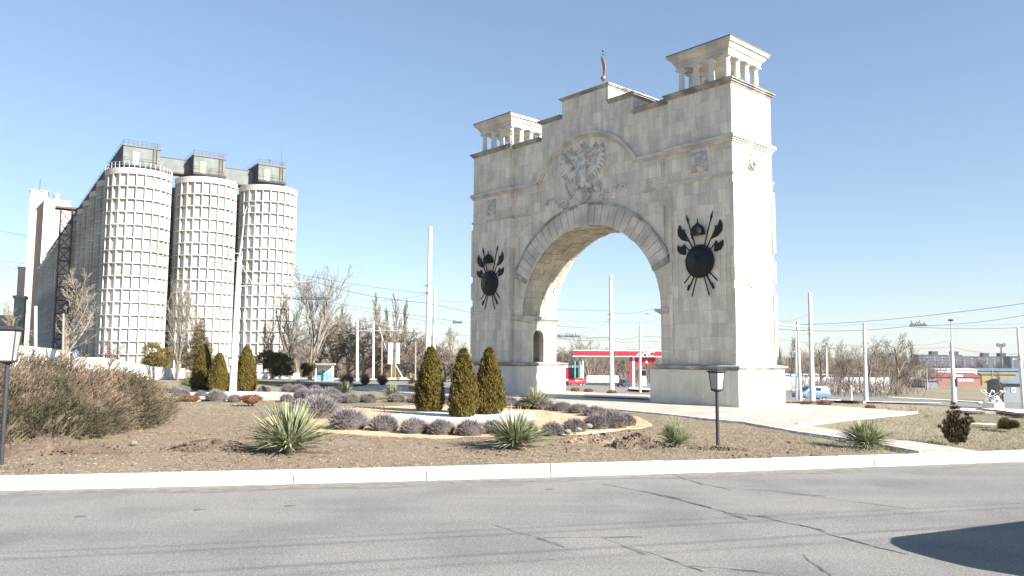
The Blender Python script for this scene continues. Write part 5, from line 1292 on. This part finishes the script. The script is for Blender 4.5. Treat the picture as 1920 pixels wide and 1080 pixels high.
# ------------------------------------------------------------------ wires
def wire(pts, r, lb, sag=.4, grp='overhead wires'):
    P = [A(*p) for p in pts]; Q = []
    for a, b in zip(P, P[1:]):
        for k in range(12): f = k/12; q = a.lerp(b, f); q.z -= 4*sag*f*(1-f); Q.append(q)
    Q.append(P[-1]); mb = MB(); mb.tube(Q, r, 4); c = Q[0]; mb.v = [(x-c.x, y-c.y, z-c.z) for x, y, z in mb.v]
    return tag(mb.build('wire', M['wire'], None, loc=c), lb, 'wire', grp)
WL = [([(-40, 425, 62), (449, 497, 52)], .018), ([(-40, 484, 60), (447, 522, 52)], .018), ([(-40, 494, 60), (447, 536, 52)], .016), ([(100, 420, 60), (450, 482, 52)], .016), ([(448, 488, 52), (806, 551, 47)], .014),
      ([(586, 527, 52), (802, 568, 47), (1100, 615, 60)], .02), ([(449, 545, 52), (552, 556, 60), (1100, 630, 75)], .02), ([(449, 550, 54), (552, 561, 60), (1100, 640, 80)], .016), ([(806, 551, 47), (664, 562, 70)], .012),
      ([(757, 622, 84), (1150, 634, 80)], .018), ([(816, 560, 82), (884, 563, 80), (1146, 583, 68)], .016), ([(670, 600, 84), (816, 605, 82)], .014), ([(240, 636, 84), (800, 640, 80)], .012),
      ([(1000, 620, 80), (1146, 632, 68), (1199, 630, 75), (1330, 622, 75)], .02), ([(1000, 628, 80), (1146, 637, 68), (1199, 638, 75), (1330, 636, 75)], .016), ([(1146, 600, 68), (1075, 628, 75)], .012), ([(1146, 585, 68), (1225, 578, 60)], .012), ([(1040, 595, 80), (1146, 602, 68), (1245, 598, 80)], .012),
      ([(1458, 617, 60), (1700, 612, 62), (1980, 609, 64)], .026), ([(1498, 609, 60), (1980, 560, 40)], .018), ([(1735, 610, 62), (1980, 579, 50)], .018), ([(1458, 601, 60), (1620, 607, 66), (1980, 603, 64)], .01), ([(1458, 636, 90), (1660, 648, 100), (1784, 650, 85), (1908, 664, 62)], .016), ([(1700, 646, 100), (1784, 638, 85)], .012), ([(1458, 601, 70), (1518, 588, 64)], .01), ([(1458, 672, 120), (1620, 672, 120)], .02)]
WN = ['upper left wire from the photo edge to the leaning lamp pole', 'second wire at left running to the leaning lamp pole', 'third wire at left, just under the second', 'short pale wire crossing the shaded silos', 'wire from the leaning lamp pole to the tallest pole', 'long dark wire from the bracket end past the tallest pole', 'contact wire under the bracket running right', 'lower contact wire just under the other', 'thin stay left of the tallest pole', 'wire from the long arm behind the arch', 'wire from the thin pole behind the arch', 'short wire between two poles above the billboard', 'low thin wire in front of the thicket', 'contact wire crossing the arch opening', 'lower wire crossing the arch opening', 'slanting stay left of the pole in the arch', 'rising stay right of the pole in the arch', 'thin high wire crossing the arch opening', 'thick contact wire right of the arch', 'highest wire rising to the right edge', 'wire rising right from the wire junction', 'thin wire just above the thick one at right', 'low wire between mast and right edge pole', 'short wire left of the lamp mast', 'short stay left of the tall right pole', 'low dark wire in front of the right-hand trees']
for (p, r), nm in zip(WL, WN): wire(p, r*.7, nm, .25)
def junction(px, py, d, L, lb):
    c = A(px, py, d); mb = MB(); random.seed(int(px)); k = d/F
    for q in range(9): x = (q/8-.5)*L*k; mb.tube([(x, 0, 0), (x+random.uniform(-.3, .3), 0, random.uniform(.1, .45))], .03, 4); mb.ell((x, 0, .05), (.12, 0, 0), (0, .05, 0), (0, 0, .05), 6, 4)
    mb.tube([(-L*k/2, 0, .0), (L*k/2, 0, .02)], .04, 5); mb.tube([(-L*k/2, .1, .16), (L*k/2, .1, .12)], .025, 4); tag(mb.build('wire_junction', M['wire'], None, loc=c), lb, 'wire fitting', 'trolley wire junctions')
junction(1064, 632, 75, 44, 'trolley wire junction inside the arch opening'); junction(1722, 611, 62, 30, 'trolley wire junction right of the arch'); junction(585, 561, 60, 66, 'trolley wire junction in front of the last silo'); junction(857, 606, 84, 16, 'small wire fitting just left of the arch')
# wires over the near road (their shadows lie on the asphalt)
for i, (y0, y1, zz, r) in enumerate([(5.2, 16.2, 6.2, .009), (4.5, 15.4, 6.4, .012), (3.4, 14.9, 6.3, .014), (2.6, 13.9, 6.5, .009)]):
    mb = MB(); mb.tube([(-14, y0-4.1, zz), (4, y0, zz-.1), (26, y0+5.4, zz)], r, 4)
    tag(mb.build('wire', M['wire']), f'overhead contact wire above the near lane, {ORD[i]} from the kerb', 'wire', 'contact wires above the near lane')
# ------------------------------------------------------------------ cars
def car(name, P, rz, paint_m, label, prof='hatch', sc=1., cat='car'):
    t = empty(name, P, rz, label, cat); L = 4.2*sc
    # stations: x from front(-) to rear(+): (x, z_low, z_belt, z_roof, half_w_belt, half_w_roof)
    pf = dict(hatch=[(-2.1, .35, .55, .55, .66, .6), (-2.0, .25, .72, .72, .78, .7), (-1.5, .22, .86, .86, .84, .76), (-1.0, .22, .94, .95, .85, .74), (-.35, .22, .96, 1.38, .86, .62), (.3, .22, .97, 1.44, .86, .62), (1.2, .22, .98, 1.4, .86, .6), (1.65, .24, 1.0, 1.1, .84, .62), (2.0, .3, .98, .99, .78, .66), (2.08, .38, .8, .8, .7, .6)],
              van=[(-2.2, .35, .6, .6, .7, .62), (-2.1, .25, .8, .8, .82, .74), (-1.6, .22, .95, .98, .88, .78), (-1.2, .22, 1.02, 1.08, .88, .76), (-.4, .22, 1.04, 1.6, .9, .66), (.4, .22, 1.04, 1.68, .9, .68), (1.5, .22, 1.04, 1.64, .9, .66), (1.95, .26, 1.02, 1.5, .86, .64), (2.12, .3, 1.0, 1.05, .84, .7), (2.18, .38, .8, .8, .78, .7)],
              bus=[(-2.55, .4, 1.0, 1.2, .2, .15), (-2.52, .35, 1.1, 1.4, .42, .3), (-2.44, .3, 1.15, 1.6, .6, .42), (-2.28, .28, 1.15, 1.78, .76, .56), (-2.0, .28, 1.15, 1.92, .88, .7), (-1.6, .28, 1.15, 2.0, .94, .82), (1.8, .28, 1.15, 2.0, .94, .82), (2.3, .3, 1.1, 1.85, .93, .8), (2.45, .35, 1.05, 1.1, .9, .8), (2.5, .4, .8, .8, .84, .8)])[prof]
    mb = MB(); R = []
    for (x, zl, zb_, zr, wb_, wr) in pf:
        ring = [(x, -wb_*.92, zl), (x, -wb_, zl+.15), (x, -wb_*1.0, (zl+zb_)/2), (x, -wb_*.97, zb_), (x, -wr, max(zr-.06, zb_+.002)), (x, -wr*.75, zr+.0), (x, 0, zr+.025)]
        ring = ring+[(a, -b, c) for a, b, c in ring[::-1][1:]]; R.append([(a*sc, b*sc, c*sc) for a, b, c in ring])
    k = len(R[0])
    for r in R: mb.v += r
    for i in range(len(R)-1):
        for j in range(k-1): mb.f.append((i*k+j, i*k+j+1, (i+1)*k+j+1, (i+1)*k+j))
        mb.f.append((i*k+k-1, i*k, (i+1)*k, (i+1)*k+k-1))
    mb.f.append(tuple(range(k))); mb.f.append(tuple((len(R)-1)*k+j for j in range(k))[::-1])
    body = mb.build('body', paint_m, t, smooth=False, recalc=True)
    if body.data.polygons: body.data.shade_smooth(); 
    try: body.data.set_sharp_from_angle(angle=radians(32))
    except Exception: pass
    # windows on both sides
    st = [s for s in pf if s[3] > s[2]+.25]
    def win(x0, x1, s_, f0=.12, f1=.84):
        def at(x):
            for a, b in zip(pf, pf[1:]):
                if a[0] <= x <= b[0]: f = (x-a[0])/(b[0]-a[0]); return [a[q]+(b[q]-a[q])*f for q in range(6)]
        o = []
        for x in (x0, x1):
            q = at(x); zr = max(q[3]-.06, q[2]+.002)
            for f in (f0, f1): o.append(((x)*sc, s_*((q[4]*.97)*(1-f)+q[5]*f+.012)*sc, (q[2]*(1-f)+zr*f)*sc))
        mb = MB(); a, b, c, d = o[0], o[1], o[3], o[2]; mb.quad(*((a, d, c, b) if s_ < 0 else (a, b, c, d))); mb.build('side_window', M['glass'], t)
    for s_ in (-1, 1):
        if prof == 'hatch': win(-.42, .28, s_); win(.36, 1.0, s_); win(1.06, 1.45, s_, .15, .75)
        elif prof == 'van': win(-.55, .15, s_); win(.23, .95, s_); win(1.03, 1.8, s_)
        else: win(-1.9, -.8, s_); win(-.7, .6, s_); win(.7, 1.9, s_)
    # windscreen and rear window
    def scr(i0, i1, nm, off):
        a, b = pf[i0], pf[i1]; mb = MB(); f0, f1 = .1, .88; o = []
        for f in (f0, f1):
            x = a[0]+(b[0]-a[0])*f; wr = a[5]+(b[5]-a[5])*f; zr = a[3]+(b[3]-a[3])*f
            for s_ in (-1, 1): o.append(((x+off)*sc, s_*wr*.84*sc, (zr+.035)*sc))
        mb.quad(o[0], o[1], o[3], o[2]) if off < 0 else mb.quad(o[1], o[0], o[2], o[3]); mb.build(nm, M['glass'], t)
    if prof == 'bus': scr(0, 1, 'windscreen', -.02)
    else: scr(3, 4, 'windscreen', -.015); scr(6, 7, 'rear_window', .015)
    n0 = pf[1][0]
    for s_ in (-1, 1):
        mb = MB(); mb.ell(((pf[1][0]+.02)*sc, s_*.56*sc, .62*sc), (.1*sc, 0, 0), (0, .15*sc, 0), (0, 0, .085*sc), 10, 6); mb.build('headlight', M['whitep'], t)
        mb = MB(); mb.ell(((pf[-2][0])*sc, s_*.66*sc, .78*sc), (.06*sc, 0, 0), (0, .1*sc, 0), (0, 0, .13*sc), 8, 5); mb.build('tail_light', M['red'], t)
        mb = MB(); mb.ell((-.62*sc, s_*.96*sc, .98*sc), (.07*sc, 0, 0), (0, .1*sc, 0), (0, 0, .07*sc), 8, 5); mb.build('mirror', paint_m, t)
        for x in (-1.32, 1.3):
            mb = MB(); mb.lathe([(.2, -.1), (.29, -.1), (.31, -.06), (.31, .06), (.29, .1), (.2, .1)], 20, (0, 0, 0), 'y'); mb.v = [(a*sc+x*sc, b*sc+s_*.78*sc, c*sc+.31*sc) for a, b, c in mb.v]
            wl = mb.build('wheel', M['tyre'], t, recalc=True); mb = MB(); mb.lathe([(.2, -.08), (.19, -.1), (.05, -.07), (.02, .07), (.19, .1), (.2, .08)], 14, (0, 0, 0), 'y'); mb.v = [(a*sc+x*sc, b*sc*1.05+s_*.78*sc, c*sc+.31*sc) for a, b, c in mb.v]; mb.build('rim', M['rim'], wl, recalc=True)
    mb = MB(); mb.box((pf[0][0]-.03)*sc, (pf[0][0]+.1)*sc, -.45*sc, .45*sc, .32*sc, .46*sc); mb.build('grille', M['tyre'], t)
    mb = MB(); mb.box((pf[0][0]-.045)*sc, (pf[0][0]-.032)*sc, -.22*sc, .22*sc, .35*sc, .44*sc); mb.build('number_plate', M['whitep'], t)
    return t
def on(px, by, dz=.04): P = G(px, by); P.z = terr(P.x, P.y)+dz; return P
car('hatchback_car', Vector((A(1079, 720, 156).x, 156, terr(A(1079, 720, 156).x, 156)+.04)), .5, paint('red paint', (.55, .02, .03)), 'red hatchback parked at the filling station, seen through the arch', 'hatch', 1.05)
car('station_wagon', on(1170, 726), 1.0, paint('navy paint', (.03, .04, .07)), 'dark navy estate car waiting beside the pumps under the canopy', 'van', .85)
car('minivan', Vector((A(1521, 750, 95).x, 95, terr(A(1521, 750, 95).x, 95)+.04)), .12, paint('light blue paint', (.13, .2, .29)), 'light blue minivan behind the poles right of the arch', 'van', .98)
t = car('passenger_van', Vector((10.97, 10.87, RZ)), radians(24), paint('dark blue paint', (.03, .05, .12)), 'dark blue van standing on the road just right of the photo', 'bus', 1.)
# ------------------------------------------------------------------ filling station
def text(body, size, loc_, parent, m, name='lettering', rz=0, ext=.03, shear=0, sx=1.):
    cu = bpy.data.curves.new(name, 'FONT'); cu.body = body; cu.size = size; cu.extrude = ext; cu.offset = size*.012; cu.shear = shear; cu.align_x = 'CENTER'
    tmp = bpy.data.objects.new('tmp', cu); me = bpy.data.meshes.new_from_object(tmp); bpy.data.objects.remove(tmp)
    me.materials.clear(); me.materials.append(m); o = bpy.data.objects.new(name, me); col.objects.link(o); o.location = loc_; o.rotation_euler = (pi/2, 0, rz); o.scale = (sx, 1, 1)
    if parent: o.parent = parent
    return o
dS = 160.; P0 = A(1075, 700, dS); z_g = terr(P0.x+8, dS)
def SX(px): return A(px, 690, dS).x-P0.x
def SZ(py): return A(1150, py, dS).z
t = empty('filling_station_canopy', (P0.x, dS, 0), 0, 'red and white filling station canopy seen through the arch', 'canopy')
x1_ = SX(1275)
mb = MB(); mb.box(0, x1_, 0, 7, SZ(667.5), SZ(658)); mb.build('fascia', M['red'], t)
mb = MB(); mb.box(-.08, x1_+.08, -.08, 7.08, SZ(658)+.003, SZ(656.6)); mb.build('roof_edge', M['whitep'], t)
mb = MB(); mb.box(-.05, x1_+.05, -.05, 7.05, SZ(668.8), SZ(667.5)-.003); mb.build('lower_edge', M['whitep'], t)
mb = MB(); mb.box(SX(1152), SX(1155), -.3, -.09, SZ(667), SZ(658)); mb.build('fascia_joint', M['rust'], t)
text('AMC', 1.46, (SX(1209), -.12, SZ(667.6)), t, M['whitep'], ext=.04, shear=.25, sx=1.15)
for (a, b, m, nm) in ((1182, 1187, 'red', 'column'), (1187.5, 1191.5, 'whitep', 'column'), (1226, 1231, 'red', 'column'), (1078, 1080, 'teal', 'column'), (1088, 1090, 'teal', 'column')):
    mb = MB(); mb.box(SX(a), SX(b), 1, 1.6, z_g-.2, SZ(668.8)-.003); mb.build(nm, M[m], t)
mb = MB(); mb.box(SX(1191.6), SX(1225.8), 1.1, 1.5, SZ(683), SZ(670)); sg = mb.build('pump_sign', M['red'], t); mb = MB(); mb.box(SX(1191.6), SX(1225.8), 1.1, 1.5, SZ(670)+.003, SZ(668.8)-.006); mb.build('sign_top', M['whitep'], t)
text('4', 1.15, (SX(1214), 1.06, SZ(681)), sg, M['whitep'], ext=.02)
t = empty('fuel_pump', (P0.x+SX(1208), dS+.9, z_g), 0, 'grey fuel pump marked 4 under the canopy', 'fuel pump')
mb = MB(); mb.box(-.55, .55, -.3, .3, 0, SZ(693)-z_g); mb.build('housing', M['steel'], t); mb = MB(); mb.box(-.5, .5, -.34, -.31, SZ(704)-z_g, SZ(694)-z_g); mb.build('display', M['black'], t)
mb = MB(); mb.box(-.4, .4, -.34, -.31, .2, SZ(706)-z_g); pl_ = mb.build('panel', M['whitep'], t); text('4', .4, (0, -.36, .35), pl_, M['black'], ext=.01)
t = empty('station_shop', (P0.x, dS+2, 0), 0, 'white filling station shop with red sign beside the left pedestal', 'shop')
k_ = (dS+10)/dS
def SX2(px): return A(px, 690, dS+2).x-P0.x
def SZ2(py): return A(1150, py, dS+2).z
mb = MB(); mb.box(SX2(1030), SX2(1090), 0, 2, z_g-.5, SZ2(684.5)); mb.build('wall', M['whitep'], t)
mb = MB(); mb.box(SX2(1030), SX2(1084), -.12, 1.9, SZ2(684.5)+.003, SZ2(678)); s2 = mb.build('sign_band', M['red'], t); text('AMC', .72, (SX2(1070), -.16, SZ2(683.2)), s2, M['whitep'], ext=.02, shear=.25)
mb = MB(); mb.box(SX2(1044), SX2(1084), -.03, -.003, SZ2(711), SZ2(690)); wd_ = mb.build('shop_window', M['glass'], t); mb = MB(); mb.box(SX2(1044), SX2(1071), -.05, -.035, SZ2(711), SZ2(692)); mb.build('poster', M['red'], wd_)
mb = MB(); mb.box(SX2(1085.5), SX2(1088), -.3, 0, z_g, SZ2(676)); mb.build('column', M['whitep'], t)
mb = MB(); mb.box(SX2(1091), SX2(1093.5), -1, -.6, z_g, SZ2(676)); mb.build('column', M['whitep'], t)
# ------------------------------------------------------------------ billboard and hut
P = G(737, 714); t = empty('billboard', (P.x, P.y, P.z), .35, 'white poster billboard on a yellow stand', 'billboard'); k = P.y/F
z0, z1 = A(737, 682, P.y).z-P.z, A(737, 643, P.y).z-P.z
mb = MB(); mb.box(-11*k, 11*k, -.15, .15, z0, z1); bd = mb.build('board', M['white'], t)
mb = MB(); mb.box(-11.3*k, -11*k-.003, -.2, .2, z0, z1); mb.build('board_edge', M['black'], t)
M['poster'] = pm('faded poster', (.62, .60, .60), (.42, .40, .42), 1.6, .8, c3=(.3, .36, .42), sc3=.9)
for (a, b, c, d_) in ((-.2, .12, .5, .68), (-.55, -.4, .12, .24), (.5, .8, .1, .3), (-.05, .2, .3, .42)): mb = MB(); mb.box(a*11*k, b*11*k, -.17, -.153, z0+(z1-z0)*c, z0+(z1-z0)*d_); mb.build('poster_patch', M['poster'], bd)
mb = MB(); mb.box(-.25, .25, -.12, .12, 0, z0-.003); mb.build('stand', M['cream'], t); mb = MB(); mb.box(-1.2, 1.4, -.7, .7, -.1, .35); mb.build('base', M['cream'], t); mb = MB(); mb.tube([(1.1, 0, .3), (.2, 0, z0)], .045, 5); mb.build('brace', M['whitep'], t)
mb = MB(); mb.tube([(-.7, .1, z1-1), (-1.7, .1, z1+1.8)], .025, 5); mb.build('stay', M['whitep'], t)
P = G(608, 715); t = empty('bus_shelter', (P.x, P.y, P.z), .1, 'white shelter with teal lower panels left of the reddish bushes', 'shelter'); k = P.y/F; hz = A(608, 683, P.y).z-P.z
mb = MB(); mb.box(-15*k, 15*k, .8, 1, 0, hz-.1); mb.build('back_wall', M['white'], t)
for i in range(4): mb = MB(); mb.box((-14+7.3*i)*k, (-8.2+7.3*i)*k, .76, .797, .1, .9+.2*(i % 2)); mb.build('teal_panel', M['teal'], t)
mb = MB(); mb.box(-19*k, 18*k, -.6, 1.3, hz-.095, hz+.12); mb.build('roof', M['woodpole'], t)
for x in (-15, 15): mb = MB(); mb.box(x*k-.06, x*k+.06, -.4, -.28, 0, hz-.1); mb.build('post', M['whitep'], t)
# ------------------------------------------------------------------ right background
M['block'] = pm('apartment panels', (.105, .12, .15), (.08, .095, .12), .05, .9)
M['blockroof'] = pm('apartment top floor', (.07, .07, .08), (.05, .05, .06), .05, .9)
M['redroof'] = pm('red tile roof', (.20, .075, .07), (.165, .07, .065), .5, .8)
M['redwall'] = pm('red brick wall', (.26, .13, .105), (.21, .115, .095), .5, .8)
M['yellow'] = pm('ochre cladding', (.25, .18, .075), (.2, .15, .08), .4, .7)
M['lblue'] = pm('pale blue cladding', (.14, .195, .26), (.12, .165, .225), .2, .7)
M['greyb'] = pm('blue grey panel', (.19, .215, .24), (.16, .185, .205), 1, .6)
def block(px0, px1, yt, yb, d, lb, ncol, nfl=5, heads=()):
    P = A((px0+px1)/2, yb, d); hw = (px1-px0)/2*d/F; z1 = A(px0, yt, d).z; z0 = A(px0, yb, d).z; t = empty('apartment_block', (P.x, P.y, 0), 0, lb, 'apartments', 'long grey apartment blocks')
    mb = MB(); mb.box(-hw, hw, 0, 12, z0-6, z1-.8); mb.build('wall', M['block'], t)
    mb = MB(); mb.box(-hw-.3, hw+.3, -.3, 12.3, z1-.797, z1); mb.build('roof', M['blockroof'], t)
    for h in heads: mb = MB(); mb.box(h*hw-3.5, h*hw+3.5, 2, 9, z1+.003, z1+4); mb.build('lift_house', M['blockroof'], t)
    fh = (z1-.8-z0)/nfl; cw = 2*hw/ncol; w0 = None
    for i in range(ncol):
        for j in range(nfl):
            x = -hw+cw*(i+.5); z = z0+fh*(j+.55)
            if w0 is None: mb = MB(); mb.box(-cw*.24, cw*.24, -.12, -.003, -fh*.22, fh*.24); w0 = mb.build('window', M['blockroof'], t); wl_ = w0; mb = MB(); mb.box(-cw*.28, cw*.28, -.7, -.13, -fh*.4, -fh*.2); bal = mb.build('balcony', M['steel'], t); bal.location = (x, 0, z); w0.location = (x, 0, z)
            else:
                o = w0.copy(); col.objects.link(o); o.location = (x, 0, z)
                if i % 3 == 0 and (i//3+j) % 5 != 4: o = bal.copy(); col.objects.link(o); o.location = (x, 0, z)
    return t
block(1630, 1700, 668, 692, 900, 'left grey apartment block, seen through the bare trees', 16, 5, (-.45, .4))
block(1723, 1805, 665, 690, 880, 'middle grey apartment block above the red roof', 18, 5, (-.2, .75))
block(1806, 1890, 668, 690, 905, 'right grey apartment block above the blue roof', 18, 5, (.1, .85))
block(1896, 1916, 668, 690, 800, 'short pale end block at the right edge', 4, 5)
def hall(name, px0, px1, yt, ym, yb, d, wm, rm, lb, cat='building', nwin=0, wx=None, depth=10, wh=.5):
    """box building with a roof band between yt and ym"""
    P = A((px0+px1)/2, yb, d); hw = (px1-px0)/2*d/F; zt_, zm_, zb_ = A(px0, yt, d).z, A(px0, ym, d).z, A(px0, yb, d).z; t = empty(name, (P.x, P.y, 0), 0, lb, cat)
    mb = MB(); mb.box(-hw, hw, 0, depth, min(zb_, terr(P.x, P.y))-.5, zm_); mb.build('wall', wm, t)
    mb = MB(); mb.taper((-hw-.4, hw+.4, -.6, depth+.4), (-hw, hw, depth*.35, depth*.65), zm_+.003, zt_); mb.build('roof', rm, t)
    if nwin:
        a, b = [((q-960)/F*d-P.x) for q in wx]; s_ = (b-a)/nwin
        for i in range(nwin): mb = MB(); mb.box(a+s_*(i+.12), a+s_*(i+.88), -.08, -.003, zb_+(zm_-zb_)*(.5-wh*.4), zb_+(zm_-zb_)*(.5+wh*.55)); f = mb.build('window', M['whitep'], t); mb = MB(); mb.box(a+s_*(i+.24), a+s_*(i+.76), -.1, -.083, zb_+(zm_-zb_)*(.54-wh*.38), zb_+(zm_-zb_)*(.5+wh*.48)); mb.build('pane', M['greyb'], f)
    return t
hall('restaurant', 1748, 1838, 698.5, 707, 718, 330, M['redwall'], M['redroof'], 'low red brick building with red roof and white windows', 'building', 5, (1791, 1821), 12)
hall('warehouse', 1755, 1832, 691, 693, 705, 352, M['whitep'], M['whitep'], 'long white rooftop hall behind the red roof', 'warehouse', 0, None, 9)
hall('warehouse', 1678, 1710, 695, 699, 713, 345, M['whitep'], M['whitep'], 'white warehouse left of the two-storey house', 'warehouse')
hall('house', 1708, 1740, 689, 691, 720, 335, M['white'], M['lead'], 'white two-storey house right of the white warehouse', 'house', 4, (1711, 1735), 8, .3)
hall('warehouse', 1831, 1918, 691, 695, 706, 380, M['lblue'], M['lblue'], 'long pale blue roofed hall right of the red roof', 'warehouse')
hall('shed', 1842, 1906, 699, 702, 717, 360, M['yellow'], M['yellow'], 'ochre yellow shed in front of the blue hall', 'shed')
hall('garage', 1682, 1712, 711, 713, 720, 315, M['rust'], M['rust'], 'dark maroon garages below the white warehouse', 'garage')
hall('garage', 1735, 1758, 712, 714, 722, 290, M['greyb'], M['greyb'], 'grey garage left of the red brick building', 'garage')
hall('kiosk', 1882, 1928, 711, 719, 745, 118, M['greyb'], M['lblue'], 'blue grey kiosk with a barred window behind the right pole', 'kiosk', 1, (1889, 1899), 4, .35)
hall('shed', 1462, 1560, 701, 703, 712, 280, M['steel'], M['whitep'], 'long grey shed beyond the trees right of the arch', 'shed')
hall('shed', 1610, 1672, 698, 700, 708, 330, M['greyb'], M['whitep'], 'low pale shed between the slender trees', 'shed')
hall('house', 1055, 1068, 668, 672, 690, 330, M['white'], M['redroof'], 'small far house left of the filling station', 'house') if 0 else None
P = G(1675, 722); t = empty('waste_container', (P.x, P.y, P.z), .1, 'green waste container on the dry field', 'container')
mb = MB(); mb.taper((-1.2, 1.2, -.7, .7), (-1.5, 1.5, -.9, .9), .2, 2.); mb.build('bin', M['teal'], t); mb = MB(); mb.box(-1.55, 1.55, -.95, .95, 2.003, 2.15); mb.build('lid', M['teal'], t)
P = G(1489, 0 or 735); P = A(1489, 704, 84); t = empty('direction_sign', (P.x, P.y, terr(P.x, P.y)), 0, 'blue and white direction sign right of the arch', 'sign'); zz = P.z-terr(P.x, P.y)
mb = MB(); mb.tube([(.3, .05, 0), (.3, .05, zz+.3)], .05, 6); mb.build('post', M['steel'], t); mb = MB(); mb.box(-.38, .38, -.04, 0, zz-.22, zz+.22); sg = mb.build('sign_plate', M['blueprt'], t); mb = MB(); mb.box(-.28, .2, -.06, -.043, zz-.06, zz+.08); mb.build('white_band', M['whitep'], sg)
P = G(1597, 751); mb = MB(); mb.box(-.06, .06, -.06, .06, 0, 28*P.y/F); tag(mb.build('marker_post', M['whitep'], None, loc=P), 'thin white marker post left of the verge pole', 'post')
# frame monument
P = G(1863, 768); t = empty('frame_monument', P, .3, 'white rod monument with small balls on a round drum at right', 'monument'); k = P.y/F
mb = MB(); mb.lathe([(17*k, 0), (17.5*k, .05), (17*k, 12.5*k), (16.2*k, 13.5*k), (.01, 13.6*k)], 8, close=False); mb.build('drum', M['white'], t)
n_ = 8; mb = MB()
for i in range(n_):
    a = 2*pi*i/n_; b = a+pi*.28; zb_ = 13.5*k; zm_ = 24*k; zt_ = 34*k
    p0 = (14*k*cos(a), 14*k*sin(a), zb_); p1 = (9*k*cos(b), 9*k*sin(b), zm_); p2 = (19*k*cos(a), 19*k*sin(a), zt_); mb.tube([p0, p1], .014, 5); mb.tube([p1, p2], .014, 5); p3 = (14*k*cos(a+.78), 14*k*sin(a+.78), zb_); mb.tube([p3, p1], .018, 5)
    q = 9*k; mb.tube([(q*cos(b), q*sin(b), zm_), (q*cos(b+pi/4), q*sin(b+pi/4), zm_)], .03, 5)
mb.build('rod_frame', M['white'], t)
for i in range(n_):
    a = 2*pi*i/n_; mb = MB(); mb.ell((19*k*cos(a), 19*k*sin(a), 34*k), (.06, 0, 0), (0, .06, 0), (0, 0, .06), 10, 6); mb.build('ball', M['white'], t, smooth=True)
P = G(1868, 771.5); sheet('stone_apron', [(P.x+1.9*cos(a)*1.2, P.y+1.5*sin(a)) for a in [2*pi*q/20 for q in range(20)]], P.z+.08, M['trim'])
# haze over the distance
mb = MB(); mb.box(-2600, 2600, -60, 3200, -60, 90)
hz_ = mb.build('haze', bpy.data.materials.new('haze')); hm = hz_.data.materials[0]; hm.use_nodes = True; ht = hm.node_tree; ht.nodes.clear()
ov = ht.nodes.new('ShaderNodeOutputMaterial'); pv = ht.nodes.new('ShaderNodeVolumePrincipled'); pv.inputs['Color'].default_value = (.86, .92, 1, 1); pv.inputs['Density'].default_value = .00009; pv.inputs['Anisotropy'].default_value = .2
ht.links.new(pv.outputs[0], ov.inputs['Volume']); tag(hz_, kind='stuff')
